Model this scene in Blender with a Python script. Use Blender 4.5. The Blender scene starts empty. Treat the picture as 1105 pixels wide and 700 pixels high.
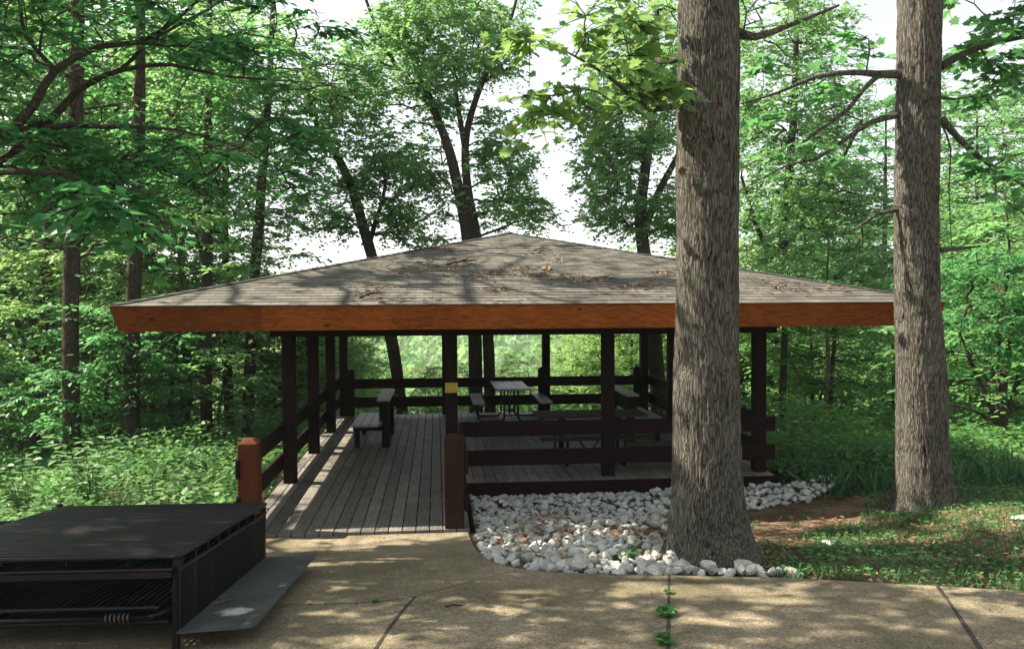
import bpy, math, random
import numpy as np
from mathutils import Vector, Matrix

rng = np.random.default_rng(11)
random.seed(5)
SC = bpy.context.scene
COL = SC.collection

# ------------------------------------------------------------------ camera
F_PX, YAW, PITCH, ROLL = 892.0, 0.0913, 0.0289, -0.0049
CAM = np.array([2.03, -11.55, 2.503])
_c, _s, _cp, _sp = math.cos(YAW), math.sin(YAW), math.cos(PITCH), math.sin(PITCH)
_r = np.array([_c, -_s, 0.0]); _u = np.array([_s * _sp, _c * _sp, _cp]); _f = np.array([_s * _cp, _c * _cp, -_sp])
_cr, _sr = math.cos(ROLL), math.sin(ROLL)
CR = _r * _cr + _u * _sr
CU = -_r * _sr + _u * _cr


def ray(u, v):
    return CR * ((u - 552.5) / F_PX) + CU * (-(v - 350) / F_PX) + _f


def at(u, v, y):
    """point of the place at depth y seen at photo position (u, v)"""
    d = ray(u, v)
    return CAM + d * ((y - CAM[1]) / d[1])


SLOPE = 0.09
HAZE = 0.00045


def padz(y):
    return -0.03 + SLOPE * (-2.5 - y)


def onpad(u, v):
    d = ray(u, v)
    t = (-0.03 - 2.5 * SLOPE - CAM[2] - SLOPE * CAM[1]) / (d[2] + SLOPE * d[1])
    return CAM + t * d


def onz(u, v, z):
    d = ray(u, v)
    return CAM + d * ((z - CAM[2]) / d[2])


cam_d = bpy.data.cameras.new('camera')
cam = bpy.data.objects.new('camera', cam_d)
COL.objects.link(cam)
cam.matrix_world = Matrix(((CR[0], CU[0], -_f[0], CAM[0]), (CR[1], CU[1], -_f[1], CAM[1]), (CR[2], CU[2], -_f[2], CAM[2]), (0, 0, 0, 1)))
cam_d.sensor_width = 36
cam_d.sensor_fit = 'HORIZONTAL'
cam_d.lens = F_PX * 36 / 1105
cam_d.clip_start = 0.1
cam_d.clip_end = 3000
SC.camera = cam

# ------------------------------------------------------------------ light
SUN = np.array([-0.97, 0.26, 1.0])          # direction towards the sun
elev = math.atan2(1.0, math.hypot(SUN[0], SUN[1]))
W = bpy.data.worlds.new('World')
SC.world = W
W.use_nodes = True
nt = W.node_tree
sky = nt.nodes.new('ShaderNodeTexSky')
sky.sky_type = 'NISHITA'
sky.sun_disc = False
sky.sun_elevation = elev
sky.sun_rotation = math.atan2(SUN[0], SUN[1]) % (2 * math.pi)
sky.dust_density = 1.5
sky.air_density = 1.0
sky.ozone_density = 1.0
bg = nt.nodes['Background']
bg.inputs['Strength'].default_value = 0.09
hsv = nt.nodes.new('ShaderNodeHueSaturation')      # hazy white summer sky
hsv.inputs['Saturation'].default_value = 0.28
nt.links.new(sky.outputs[0], hsv.inputs['Color'])
nt.links.new(hsv.outputs[0], bg.inputs[0])
sl = bpy.data.lights.new('sun', 'SUN')
sl.energy = 5.0
sl.angle = math.radians(0.53)
sl.color = (1.0, 0.90, 0.76)
so = bpy.data.objects.new('sun', sl)
COL.objects.link(so)
so.rotation_euler = Vector(SUN).to_track_quat('Z', 'Y').to_euler()
so.location = (-20, 5, 25)
vs = SC.view_settings
vs.view_transform = 'Standard'
vs.look = 'None'
vs.exposure = 1.62
vs.gamma = 1
SC.cycles.max_bounces = 8
SC.cycles.diffuse_bounces = 3
SC.cycles.transmission_bounces = 4
SC.cycles.sample_clamp_indirect = 6


# ------------------------------------------------------------------ tagging
def tag(o, label=None, cat=None, group=None, kind=None):
    if label: o['label'] = label
    if cat: o['category'] = cat
    if group: o['group'] = group
    if kind: o['kind'] = kind
    return o


def thing(name, label, cat, loc=(0, 0, 0), rot=(0, 0, 0), group=None):
    o = bpy.data.objects.new(name, None)
    COL.objects.link(o)
    o.empty_display_size = 0.2
    o.location = loc
    o.rotation_euler = rot
    return tag(o, label, cat, group)


# ------------------------------------------------------------------ materials
def new_mat(name):
    m = bpy.data.materials.new(name)
    m.use_nodes = True
    n = m.node_tree
    return m, n, n.nodes, n.links, n.nodes['Principled BSDF']


def tex_coord(N, Lk, scale=(1, 1, 1), out='Object'):
    tc = N.new('ShaderNodeTexCoord')
    mp = N.new('ShaderNodeMapping')
    mp.inputs['Scale'].default_value = scale
    Lk.new(tc.outputs[out], mp.inputs[0])
    return mp.outputs[0]


def noise(N, Lk, vec, scale, detail=5, rough=0.6):
    t = N.new('ShaderNodeTexNoise')
    t.inputs['Scale'].default_value = scale
    t.inputs['Detail'].default_value = detail
    t.inputs['Roughness'].default_value = rough
    if vec is not None: Lk.new(vec, t.inputs['Vector'])
    return t.outputs['Fac']


def ramp(N, Lk, fac, stops):
    r = N.new('ShaderNodeValToRGB')
    e = r.color_ramp.elements
    while len(e) < len(stops): e.new(0.5)
    for el, (p, c) in zip(e, stops):
        el.position = p
        el.color = (c[0], c[1], c[2], 1) if hasattr(c, '__len__') else (c, c, c, 1)
    Lk.new(fac, r.inputs[0])
    return r.outputs[0]


def mixc(N, Lk, fac, a, b, mode='MIX'):
    m = N.new('ShaderNodeMix')
    m.data_type = 'RGBA'
    m.blend_type = mode
    for sock, val in ((m.inputs[0], fac), (m.inputs[6], a), (m.inputs[7], b)):
        if hasattr(val, 'is_linked'): Lk.new(val, sock)
        elif hasattr(val, '__len__'): sock.default_value = (*val[:3], 1)
        else: sock.default_value = val
    return m.outputs[2]


def bump(N, Lk, P, h, strength, dist=0.02):
    b = N.new('ShaderNodeBump')
    b.inputs['Strength'].default_value = strength
    b.inputs['Distance'].default_value = dist
    Lk.new(h, b.inputs['Height'])
    Lk.new(b.outputs[0], P.inputs['Normal'])
    return b


def attr(N, name):
    a = N.new('ShaderNodeAttribute')
    a.attribute_name = name
    return a.outputs['Fac']


def mat_wood(name, dark, light, stretch, rough=0.75, bstr=0.35, knots=False, tint_amt=0.5, spec=0.15):
    m, n, N, Lk, P = new_mat(name)
    v = tex_coord(N, Lk, stretch)
    g = noise(N, Lk, v, 9, 8, 0.7)
    big = noise(N, Lk, tex_coord(N, Lk, (1, 1, 1)), 1.7, 4, 0.6)
    c = ramp(N, Lk, g, [(0.3, dark), (0.7, light)])
    c = mixc(N, Lk, 0.6, c, ramp(N, Lk, big, [(0.3, 0.5), (0.7, 1.05)]), 'MULTIPLY')
    t = attr(N, 'tint')
    c = mixc(N, Lk, tint_amt, c, ramp(N, Lk, t, [(0, 0.42), (1, 1.0)]), 'MULTIPLY')
    if knots:
        vo = N.new('ShaderNodeTexVoronoi')
        vo.inputs['Scale'].default_value = 1.9
        Lk.new(tex_coord(N, Lk, (0.9, 1, 2.2)), vo.inputs['Vector'])
        c = mixc(N, Lk, 1.0, c, ramp(N, Lk, vo.outputs['Distance'], [(0.03, (0.16, 0.12, 0.1)), (0.09, (1, 1, 1))]), 'MULTIPLY')
    Lk.new(c, P.inputs['Base Color'])
    P.inputs['Roughness'].default_value = rough
    P.inputs['Specular IOR Level'].default_value = spec
    bump(N, Lk, P, g, bstr, 0.006)
    return m


M = {}
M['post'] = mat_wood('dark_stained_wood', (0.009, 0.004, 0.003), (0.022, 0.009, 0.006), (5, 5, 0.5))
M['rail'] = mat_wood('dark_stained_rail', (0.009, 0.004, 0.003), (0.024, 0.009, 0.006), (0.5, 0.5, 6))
M['stub'] = mat_wood('red_brown_stained_wood', (0.075, 0.021, 0.007), (0.155, 0.046, 0.013), (6, 6, 0.5))
M['stubdark'] = mat_wood('dark_brown_post', (0.020, 0.010, 0.006), (0.044, 0.021, 0.012), (6, 6, 0.5))
M['fascia'] = mat_wood('orange_stained_fascia', (0.12, 0.030, 0.006), (0.48, 0.135, 0.018), (0.9, 0.9, 6), knots=True, rough=0.65, tint_amt=0.95)
M['deck'] = mat_wood('weathered_decking', (0.09, 0.085, 0.07), (0.38, 0.345, 0.285), (6, 0.35, 6), rough=0.6, spec=0.45, bstr=0.5, tint_amt=0.7)
M['bench'] = mat_wood('weathered_bench_wood', (0.20, 0.195, 0.185), (0.44, 0.435, 0.42), (6, 0.5, 6), rough=0.45, spec=0.5)
M['benchdark'] = mat_wood('dark_bench_wood', (0.009, 0.006, 0.005), (0.025, 0.016, 0.012), (4, 4, 1))
M['darkwood'] = mat_wood('dark_table_wood', (0.03, 0.028, 0.02), (0.085, 0.078, 0.055), (6, 0.5, 6), rough=0.7)  # darker wood tone for the table set sideways
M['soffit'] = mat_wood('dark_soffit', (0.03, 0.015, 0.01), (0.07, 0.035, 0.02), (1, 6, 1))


def mat_metal(name, base, rough, rust=0.3, metallic=0.3):
    m, n, N, Lk, P = new_mat(name)
    v = tex_coord(N, Lk)
    a = noise(N, Lk, v, 4, 6)
    b = noise(N, Lk, v, 30, 4)
    c = mixc(N, Lk, ramp(N, Lk, a, [(0.52, 0.0), (0.72, rust)]), base, (0.10, 0.035, 0.015))
    c = mixc(N, Lk, 0.5, c, ramp(N, Lk, b, [(0.3, 0.5), (0.7, 1.2)]), 'MULTIPLY')
    Lk.new(c, P.inputs['Base Color'])
    P.inputs['Roughness'].default_value = rough
    P.inputs['Metallic'].default_value = metallic
    P.inputs['Specular IOR Level'].default_value = 0.25
    bump(N, Lk, P, b, 0.2, 0.003)
    return m


M['grate'] = mat_metal('sooty_iron', (0.010, 0.010, 0.012), 0.38, 0.3)
M['tube'] = mat_metal('dark_tube', (0.012, 0.012, 0.013), 0.4, 0.1)
M['spring'] = mat_metal('worn_steel', (0.07, 0.06, 0.05), 0.5, 0.8, 0.6)
M['plate'] = mat_metal('grey_steel_plate', (0.085, 0.095, 0.09), 0.55, 0.25, 0.2)

# firebox: sooty steel with pale teal vertical streaks
m, n, N, Lk, P = new_mat('streaked_firebox_steel')
v = tex_coord(N, Lk, (1, 3.2, 0.25))
g = noise(N, Lk, v, 2.2, 5, 0.7)
g2 = noise(N, Lk, tex_coord(N, Lk), 18, 5)
c = ramp(N, Lk, g, [(0.54, (0.004, 0.005, 0.0045)), (0.70, (0.028, 0.050, 0.040))])
c = mixc(N, Lk, 0.7, c, ramp(N, Lk, g2, [(0.3, 0.5), (0.7, 1.1)]), 'MULTIPLY')
Lk.new(c, P.inputs['Base Color'])
P.inputs['Roughness'].default_value = 0.75
P.inputs['Specular IOR Level'].default_value = 0.15
bump(N, Lk, P, g2, 0.4, 0.006)
M['firebox'] = m

# hearth plate with an ash splash
m, n, N, Lk, P = new_mat('ash_marked_plate')
vec = tex_coord(N, Lk)
tcn = N.new('ShaderNodeVectorMath'); tcn.operation = 'DISTANCE'
nz = noise(N, Lk, vec, 14, 4)
Lk.new(vec, tcn.inputs[0])
ASH_NODE = tcn
addn = N.new('ShaderNodeMath'); addn.operation = 'ADD'
sc_ = N.new('ShaderNodeMath'); sc_.operation = 'MULTIPLY'; sc_.inputs[1].default_value = 0.16
Lk.new(nz, sc_.inputs[0]); Lk.new(tcn.outputs['Value'], addn.inputs[0]); Lk.new(sc_.outputs[0], addn.inputs[1])
ash = ramp(N, Lk, addn.outputs[0], [(0.13, 1.0), (0.2, 0.0)])
pn = noise(N, Lk, vec, 3, 6)
c = ramp(N, Lk, pn, [(0.3, (0.03, 0.035, 0.033)), (0.7, (0.075, 0.083, 0.078))])
c = mixc(N, Lk, ash, c, (0.5, 0.53, 0.5))
Lk.new(c, P.inputs['Base Color'])
P.inputs['Roughness'].default_value = 0.6
bump(N, Lk, P, nz, 0.1, 0.004)
M['hearth'] = m

# concrete with exposed aggregate
m, n, N, Lk, P = new_mat('aggregate_concrete')
v = tex_coord(N, Lk)
vo = N.new('ShaderNodeTexVoronoi'); vo.inputs['Scale'].default_value = 85
Lk.new(v, vo.inputs['Vector'])
sepc = N.new('ShaderNodeSeparateColor'); Lk.new(vo.outputs['Color'], sepc.inputs[0])
c = ramp(N, Lk, sepc.outputs[0], [(0.0, (0.145, 0.117, 0.072)), (0.4, (0.23, 0.186, 0.115)), (0.75, (0.28, 0.228, 0.148)), (1.0, (0.40, 0.335, 0.24))])
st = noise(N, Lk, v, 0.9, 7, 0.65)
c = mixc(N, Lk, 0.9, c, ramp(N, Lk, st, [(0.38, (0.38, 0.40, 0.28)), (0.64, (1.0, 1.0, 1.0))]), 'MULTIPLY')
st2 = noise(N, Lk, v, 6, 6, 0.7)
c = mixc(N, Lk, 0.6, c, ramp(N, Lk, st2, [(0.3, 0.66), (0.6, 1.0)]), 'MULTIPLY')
Lk.new(c, P.inputs['Base Color'])
P.inputs['Roughness'].default_value = 0.9
bump(N, Lk, P, vo.outputs['Distance'], 0.35, 0.004)
M['concrete'] = m

m, n, N, Lk, P = new_mat('dirty_joint')
c = ramp(N, Lk, noise(N, Lk, tex_coord(N, Lk), 25, 4), [(0.3, (0.012, 0.010, 0.007)), (0.7, (0.05, 0.04, 0.025))])
Lk.new(c, P.inputs['Base Color']); P.inputs['Roughness'].default_value = 1
M['joint'] = m

# ground: leaf litter, dirt
m, n, N, Lk, P = new_mat('forest_floor')
v = tex_coord(N, Lk)
a = noise(N, Lk, v, 0.7, 6, 0.65)
b = noise(N, Lk, v, 16, 6, 0.7)
c = ramp(N, Lk, a, [(0.36, (0.045, 0.062, 0.022)), (0.5, (0.14, 0.098, 0.06)), (0.66, (0.38, 0.265, 0.18))])
c = mixc(N, Lk, 0.8, c, ramp(N, Lk, b, [(0.3, 0.35), (0.7, 1.15)]), 'MULTIPLY')
Lk.new(c, P.inputs['Base Color']); P.inputs['Roughness'].default_value = 1
P.inputs['Specular IOR Level'].default_value = 0.1
bump(N, Lk, P, b, 0.7, 0.03)
M['ground'] = m

# shingles (UV in metres)
m, n, N, Lk, P = new_mat('asphalt_shingles')
tc = N.new('ShaderNodeTexCoord')
br = N.new('ShaderNodeTexBrick')
br.inputs['Scale'].default_value = 1.0
br.inputs['Brick Width'].default_value = 0.21
br.inputs['Row Height'].default_value = 0.145
br.inputs['Mortar Size'].default_value = 0.006
br.inputs['Color1'].default_value = (0.072, 0.068, 0.055, 1)
br.inputs['Color2'].default_value = (0.155, 0.145, 0.118, 1)
br.inputs['Mortar'].default_value = (0.05, 0.05, 0.048, 1)
Lk.new(tc.outputs['UV'], br.inputs['Vector'])
gr = noise(N, Lk, tex_coord(N, Lk), 160, 3)
wr = noise(N, Lk, tex_coord(N, Lk), 1.1, 6, 0.7)
c = mixc(N, Lk, 0.8, br.outputs['Color'], ramp(N, Lk, gr, [(0.3, 0.6), (0.7, 1.3)]), 'MULTIPLY')
c = mixc(N, Lk, 0.8, c, ramp(N, Lk, wr, [(0.3, (0.62, 0.62, 0.58)), (0.65, (1.1, 1.08, 1.04))]), 'MULTIPLY')
Lk.new(c, P.inputs['Base Color']); P.inputs['Roughness'].default_value = 0.9
bump(N, Lk, P, gr, 0.5, 0.004)
M['shingle'] = m


def mat_bark(name, furrow, ridge, scale=1.0, moss=0.0, bstr=1.0):
    m, n, N, Lk, P = new_mat(name)
    base = tex_coord(N, Lk)
    wn = N.new('ShaderNodeTexNoise'); wn.inputs['Scale'].default_value = 4.0 * scale; wn.inputs['Detail'].default_value = 5
    Lk.new(base, wn.inputs['Vector'])
    wv = N.new('ShaderNodeVectorMath'); wv.operation = 'MULTIPLY_ADD'
    wv.inputs[1].default_value = (0.085 / scale, 0.085 / scale, 0.25 / scale)
    Lk.new(wn.outputs['Color'], wv.inputs[0]); Lk.new(base, wv.inputs[2])
    mp = N.new('ShaderNodeMapping'); mp.inputs['Scale'].default_value = (1, 1, 0.10)
    Lk.new(wv.outputs[0], mp.inputs[0])
    vo = N.new('ShaderNodeTexVoronoi'); vo.feature = 'DISTANCE_TO_EDGE'; vo.inputs['Scale'].default_value = 50 * scale
    Lk.new(mp.outputs[0], vo.inputs['Vector'])
    rg = N.new('ShaderNodeTexNoise'); rg.noise_type = 'RIDGED_MULTIFRACTAL'
    rg.inputs['Scale'].default_value = 24 * scale; rg.inputs['Detail'].default_value = 6; rg.inputs['Roughness'].default_value = 0.55
    Lk.new(mp.outputs[0], rg.inputs['Vector'])
    fine = noise(N, Lk, mp.outputs[0], 85 * scale, 7, 0.75)
    big = noise(N, Lk, base, 2.6, 6, 0.65)
    h1 = ramp(N, Lk, vo.outputs['Distance'], [(0.0, 0.0), (0.22, 1.0)])
    h2 = ramp(N, Lk, rg.outputs['Fac'], [(0.15, 1.0), (0.85, 0.0)])
    h = mixc(N, Lk, 0.5, h1, h2)
    h = mixc(N, Lk, 0.45, h, fine)
    c = ramp(N, Lk, h, [(0.42, furrow), (0.60, [0.4 * (i + j) for i, j in zip(furrow, ridge)]), (0.80, ridge)])
    c = mixc(N, Lk, 0.75, c, ramp(N, Lk, big, [(0.32, (0.58, 0.62, 0.56)), (0.66, (1.15, 1.12, 1.06))]), 'MULTIPLY')
    if moss:
        c = mixc(N, Lk, ramp(N, Lk, noise(N, Lk, base, 5, 6), [(0.52, 0), (0.72, moss)]), c, (0.10, 0.12, 0.07))
    Lk.new(c, P.inputs['Base Color']); P.inputs['Roughness'].default_value = 0.95
    P.inputs['Specular IOR Level'].default_value = 0.12
    bump(N, Lk, P, h, bstr, 0.022 / scale)
    return m


M['bark_oak'] = mat_bark('oak_bark', (0.009, 0.008, 0.0068), (0.160, 0.146, 0.126), 1.0, 0.5)
M['bark_mid'] = mat_bark('woodland_bark', (0.014, 0.011, 0.009), (0.095, 0.076, 0.058), 1.2, 0.3)
M['bark_pale'] = mat_bark('pale_bark', (0.06, 0.05, 0.04), (0.27, 0.23, 0.18), 1.2, 0.15)
M['twig'] = mat_bark('twig_bark', (0.03, 0.02, 0.014), (0.09, 0.06, 0.04), 2.0)


def mat_leaf(name, dark, light, trans, tw=0.4, rough=0.45):
    m, n, N, Lk, P = new_mat(name)
    t = attr(N, 'tint')
    c = ramp(N, Lk, t, [(0.0, dark), (0.75, light), (1.0, [min(1, x * 1.35) for x in light])])
    Lk.new(c, P.inputs['Base Color'])
    P.inputs['Roughness'].default_value = rough
    P.inputs['Specular IOR Level'].default_value = 0.22
    tr = N.new('ShaderNodeBsdfTranslucent')
    ct = mixc(N, Lk, 0.5, c, trans, 'MIX')
    Lk.new(ct, tr.inputs['Color'])
    mx = N.new('ShaderNodeMixShader'); mx.inputs[0].default_value = tw
    Lk.new(P.outputs[0], mx.inputs[1]); Lk.new(tr.outputs[0], mx.inputs[2])
    Lk.new(mx.outputs[0], n.nodes['Material Output'].inputs['Surface'])
    return m


M['leaf_dark'] = mat_leaf('leaf_deep_green', (0.020, 0.110, 0.042), (0.066, 0.235, 0.082), (0.18, 0.55, 0.13), 0.5)
M['leaf_mid'] = mat_leaf('leaf_mid_green', (0.026, 0.128, 0.050), (0.098, 0.270, 0.092), (0.26, 0.60, 0.17), 0.5)
M['leaf_light'] = mat_leaf('leaf_yellow_green', (0.050, 0.180, 0.060), (0.155, 0.330, 0.110), (0.42, 0.68, 0.22), 0.5)
M['leaf_sunlit_tone'] = mat_leaf('leaf_painted_sunlit', (0.07, 0.19, 0.055), (0.19, 0.34, 0.11), (0.50, 0.68, 0.22), 0.5)  # brighter leaf colour with the sunlight painted in
M['leaf_maple'] = mat_leaf('leaf_lobed_green', (0.03, 0.14, 0.045), (0.12, 0.27, 0.08), (0.45, 0.62, 0.16), 0.52)
M['leaf_under'] = mat_leaf('undergrowth_leaf', (0.030, 0.125, 0.040), (0.120, 0.280, 0.080), (0.3, 0.52, 0.14), 0.42)
M['leaf_pale'] = mat_leaf('pale_plant_leaf', (0.08, 0.17, 0.075), (0.20, 0.34, 0.15), (0.38, 0.55, 0.2), 0.4)
M['leaf_fern'] = mat_leaf('fern_leaf', (0.05, 0.15, 0.055), (0.15, 0.30, 0.11), (0.40, 0.60, 0.20), 0.42)
M['grass'] = mat_leaf('grass_blade', (0.025, 0.092, 0.038), (0.08, 0.17, 0.062), (0.12, 0.26, 0.08), 0.3)
M['litter'] = mat_leaf('dry_leaf', (0.10, 0.055, 0.03), (0.30, 0.16, 0.085), (0.25, 0.12, 0.05), 0.15, 0.8)
M['needle'] = mat_leaf('dry_needles', (0.08, 0.055, 0.036), (0.24, 0.16, 0.09), (0.2, 0.1, 0.05), 0.05, 0.9)
M['dead_orange'] = mat_leaf('orange_dead_leaf', (0.28, 0.13, 0.055), (0.42, 0.22, 0.10), (0.3, 0.12, 0.05), 0.1, 0.8)

m, n, N, Lk, P = new_mat('white_limestone')
v = tex_coord(N, Lk)
oi = N.new('ShaderNodeObjectInfo')
a = noise(N, Lk, v, 5, 6)
c = ramp(N, Lk, a, [(0.3, (0.30, 0.31, 0.275)), (0.65, (0.60, 0.605, 0.565))])
c = mixc(N, Lk, 0.75, c, ramp(N, Lk, oi.outputs['Random'], [(0.0, (0.62, 0.58, 0.45)), (0.3, (0.78, 0.78, 0.74)), (1.0, (1, 1, 1))]), 'MULTIPLY')
Lk.new(c, P.inputs['Base Color']); P.inputs['Roughness'].default_value = 0.85
bump(N, Lk, P, noise(N, Lk, v, 22, 5), 0.4, 0.01)
M['rock'] = m

m, n, N, Lk, P = new_mat('yellow_notice')
c = ramp(N, Lk, noise(N, Lk, tex_coord(N, Lk), 20, 4), [(0.3, (0.36, 0.27, 0.03)), (0.7, (0.50, 0.39, 0.05))])
Lk.new(c, P.inputs['Base Color']); P.inputs['Roughness'].default_value = 0.6
M['yellow'] = m
M['nail'] = mat_metal('nail_steel', (0.3, 0.3, 0.28), 0.4, 0.2, 0.8)


# ------------------------------------------------------------------ mesh collecting
class MB:
    def __init__(s):
        s.V, s.F, s.T, s.n = [], [], [], 0

    def add(s, V, F, tint=None):
        V = np.asarray(V, float)
        t = rng.random() if tint is None else tint
        s.V.append(V)
        s.F += [tuple(int(i) + s.n for i in f) for f in F]
        s.T.append(np.full(len(V), t) if np.isscalar(t) else np.asarray(t))
        s.n += len(V)

    def hexa(s, P8, tint=None):
        s.add(P8, [(0, 3, 2, 1), (4, 5, 6, 7), (0, 1, 5, 4), (1, 2, 6, 5), (2, 3, 7, 6), (3, 0, 4, 7)], tint)

    def box(s, lo, hi, tint=None):
        (a, b, c), (d, e, f) = lo, hi
        s.hexa([(a, b, c), (d, b, c), (d, e, c), (a, e, c), (a, b, f), (d, b, f), (d, e, f), (a, e, f)], tint)

    def tube(s, pts, rad, sides=8, tint=None, cap=True):
        V, Q = tube_np(np.asarray(pts, float), np.full(len(pts), rad) if np.isscalar(rad) else np.asarray(rad), sides)
        F = [tuple(q) for q in Q]
        if cap:
            k = len(pts) - 1
            F.append(tuple(range(sides))[::-1]); F.append(tuple(k * sides + i for i in range(sides)))
        s.add(V, F, tint)

    def build(s, name, mat, parent=None, bevel=0, smooth=False):
        me = bpy.data.meshes.new(name)
        V = np.concatenate(s.V)
        me.from_pydata(V.tolist(), [], s.F)
        a = me.attributes.new('tint', 'FLOAT', 'POINT')
        a.data.foreach_set('value', np.concatenate(s.T).astype(np.float32))
        me.materials.append(mat)
        if smooth: me.polygons.foreach_set('use_smooth', np.ones(len(me.polygons), bool))
        me.update()
        o = bpy.data.objects.new(name, me)
        COL.objects.link(o)
        if parent: o.parent = parent
        if bevel:
            b = o.modifiers.new('bevel', 'BEVEL'); b.width = bevel; b.segments = 1; b.limit_method = 'ANGLE'
        return o


def tube_np(P, R, sides):
    n = len(P)
    T = np.gradient(P, axis=0)
    T /= np.linalg.norm(T, axis=1)[:, None] + 1e-9
    ref = np.array([0.31, 0.17, 1.0]) if abs(T[:, 2]).mean() < 0.8 else np.array([1.0, 0.13, 0.07])
    A = np.cross(T, ref); A /= np.linalg.norm(A, axis=1)[:, None] + 1e-9
    B = np.cross(T, A)
    th = np.arange(sides) * 2 * math.pi / sides
    V = P[:, None, :] + R[:, None, None] * (np.cos(th)[None, :, None] * A[:, None, :] + np.sin(th)[None, :, None] * B[:, None, :])
    i = np.arange(n - 1)[:, None] * sides; j = np.arange(sides)[None, :]
    jn = (j + 1) % sides
    Q = np.stack([i + j, i + jn, i + sides + jn, i + sides + j], -1).reshape(-1, 4)
    return V.reshape(-1, 3), Q


def mesh_np(name, V, loops, starts, totals, mat, tint=None, smooth=False):
    me = bpy.data.meshes.new(name)
    me.vertices.add(len(V)); me.vertices.foreach_set('co', np.asarray(V, np.float32).ravel())
    me.loops.add(len(loops)); me.loops.foreach_set('vertex_index', np.asarray(loops, np.int32))
    me.polygons.add(len(starts))
    me.polygons.foreach_set('loop_start', np.asarray(starts, np.int32))
    me.polygons.foreach_set('loop_total', np.asarray(totals, np.int32))
    if smooth: me.polygons.foreach_set('use_smooth', np.ones(len(starts), bool))
    if tint is not None:
        a = me.attributes.new('tint', 'FLOAT', 'POINT')
        a.data.foreach_set('value', np.asarray(tint, np.float32))
    me.materials.append(mat)
    me.update(calc_edges=True)
    return me


def obj(name, me, parent=None):
    o = bpy.data.objects.new(name, me)
    COL.objects.link(o)
    if parent: o.parent = parent
    return o


def quads_mesh(name, V, Q, mat, smooth=True, tint=None):
    return mesh_np(name, V, Q.ravel(), np.arange(len(Q)) * 4, np.full(len(Q), 4), mat,
                   np.full(len(V), 0.5) if tint is None else tint, smooth)


# ------------------------------------------------------------------ leaves
OVAL = (np.array([(0, 0, 0), (-.27, .34, .07), (-.21, .70, .05), (0, 1, -.05), (.21, .70, .05), (.27, .34, .07)]), [(0, 3, 2, 1), (0, 5, 4, 3)])
_h = [(.10, .10), (.30, .04), (.46, .18), (.33, .34), (.52, .56), (.28, .58), (.24, .80), (.10, .74)]
LOBED = (np.array([(0, 0, 0)] + [(x, y, .12 * x) for x, y in _h] + [(0, 1, -.06)] + [(-x, y, .12 * x) for x, y in reversed(_h)]),
         [tuple(range(0, 10)), (0,) + tuple(range(9, 18))])
BLADE = (np.array([(-.03, 0, 0), (.03, 0, 0), (.018, .6, .06), (0, 1, .22), (-.018, .6, .06)]), [(0, 1, 2, 4), (4, 2, 3)])


def leaves_mesh(name, P, D, Nn, S, mat, template=OVAL, tint=None, wid=1.0):
    tv, tf = template
    D = D / (np.linalg.norm(D, axis=1)[:, None] + 1e-9)
    X = np.cross(D, Nn); X /= np.linalg.norm(X, axis=1)[:, None] + 1e-9
    Z = np.cross(X, D)
    V = P[:, None, :] + S[:, None, None] * (tv[None, :, 0, None] * wid * X[:, None, :] + tv[None, :, 1, None] * D[:, None, :] + tv[None, :, 2, None] * Z[:, None, :])
    k = len(tv); n = len(P)
    lp = np.concatenate([np.array(f) for f in tf]); tot = np.array([len(f) for f in tf])
    loops = (np.arange(n)[:, None] * k + lp[None, :]).ravel()
    totals = np.tile(tot, n)
    starts = np.concatenate([[0], np.cumsum(totals)[:-1]])
    if tint is None: tint = rng.random(n)
    return mesh_np(name, V.reshape(-1, 3), loops, starts, totals, mat, np.repeat(tint, k))


# smooth 2-D noise for placing gaps
_tab = rng.random((64, 64))


def vnoise(x, y):
    xi = np.floor(x).astype(int); yi = np.floor(y).astype(int)
    fx = x - xi; fy = y - yi
    fx = fx * fx * (3 - 2 * fx); fy = fy * fy * (3 - 2 * fy)
    g = lambda a, b: _tab[a % 64, b % 64]
    return (g(xi, yi) * (1 - fx) + g(xi + 1, yi) * fx) * (1 - fy) + (g(xi, yi + 1) * (1 - fx) + g(xi + 1, yi + 1) * fx) * fy


# gaps in the crowns: where the photograph has sunlit patches the leaves above thin out
DAPPLE = [(330, 588, 60, 8), (440, 582, 70, 6), (390, 604, 80, 3), (345, 608, 40, 4), (500, 626, 34, 4), (560, 640, 26, 5), (545, 655, 34, 6), (500, 676, 16, 6), (350, 660, 30, 4), (340, 648, 26, 3), (420, 668, 14, 3), (700, 632, 32, 9),
          (760, 640, 50, 9), (820, 645, 40, 4), (780, 668, 48, 7), (820, 681, 16, 5), (862, 634, 18, 3), (735, 622, 60, 3), (990, 645, 50, 4), (1090, 660, 30, 9), (680, 606, 40, 6), (560, 590, 40, 8), (620, 592, 30, 6), (650, 575, 30, 4), (1060, 610, 40, 6), (900, 580, 90, 5), (1000, 580, 40, 4)]
_dc = []
for (u, v, ru, rv) in DAPPLE:
    c0 = onpad(u, v); cu = onpad(u + ru, v); cv1 = onpad(u, v + rv); cv0 = onpad(u, v - rv)
    _dc.append((c0[0], c0[1], np.linalg.norm(cu - c0), 0.5 * np.linalg.norm(cv1 - cv0)))


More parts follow.
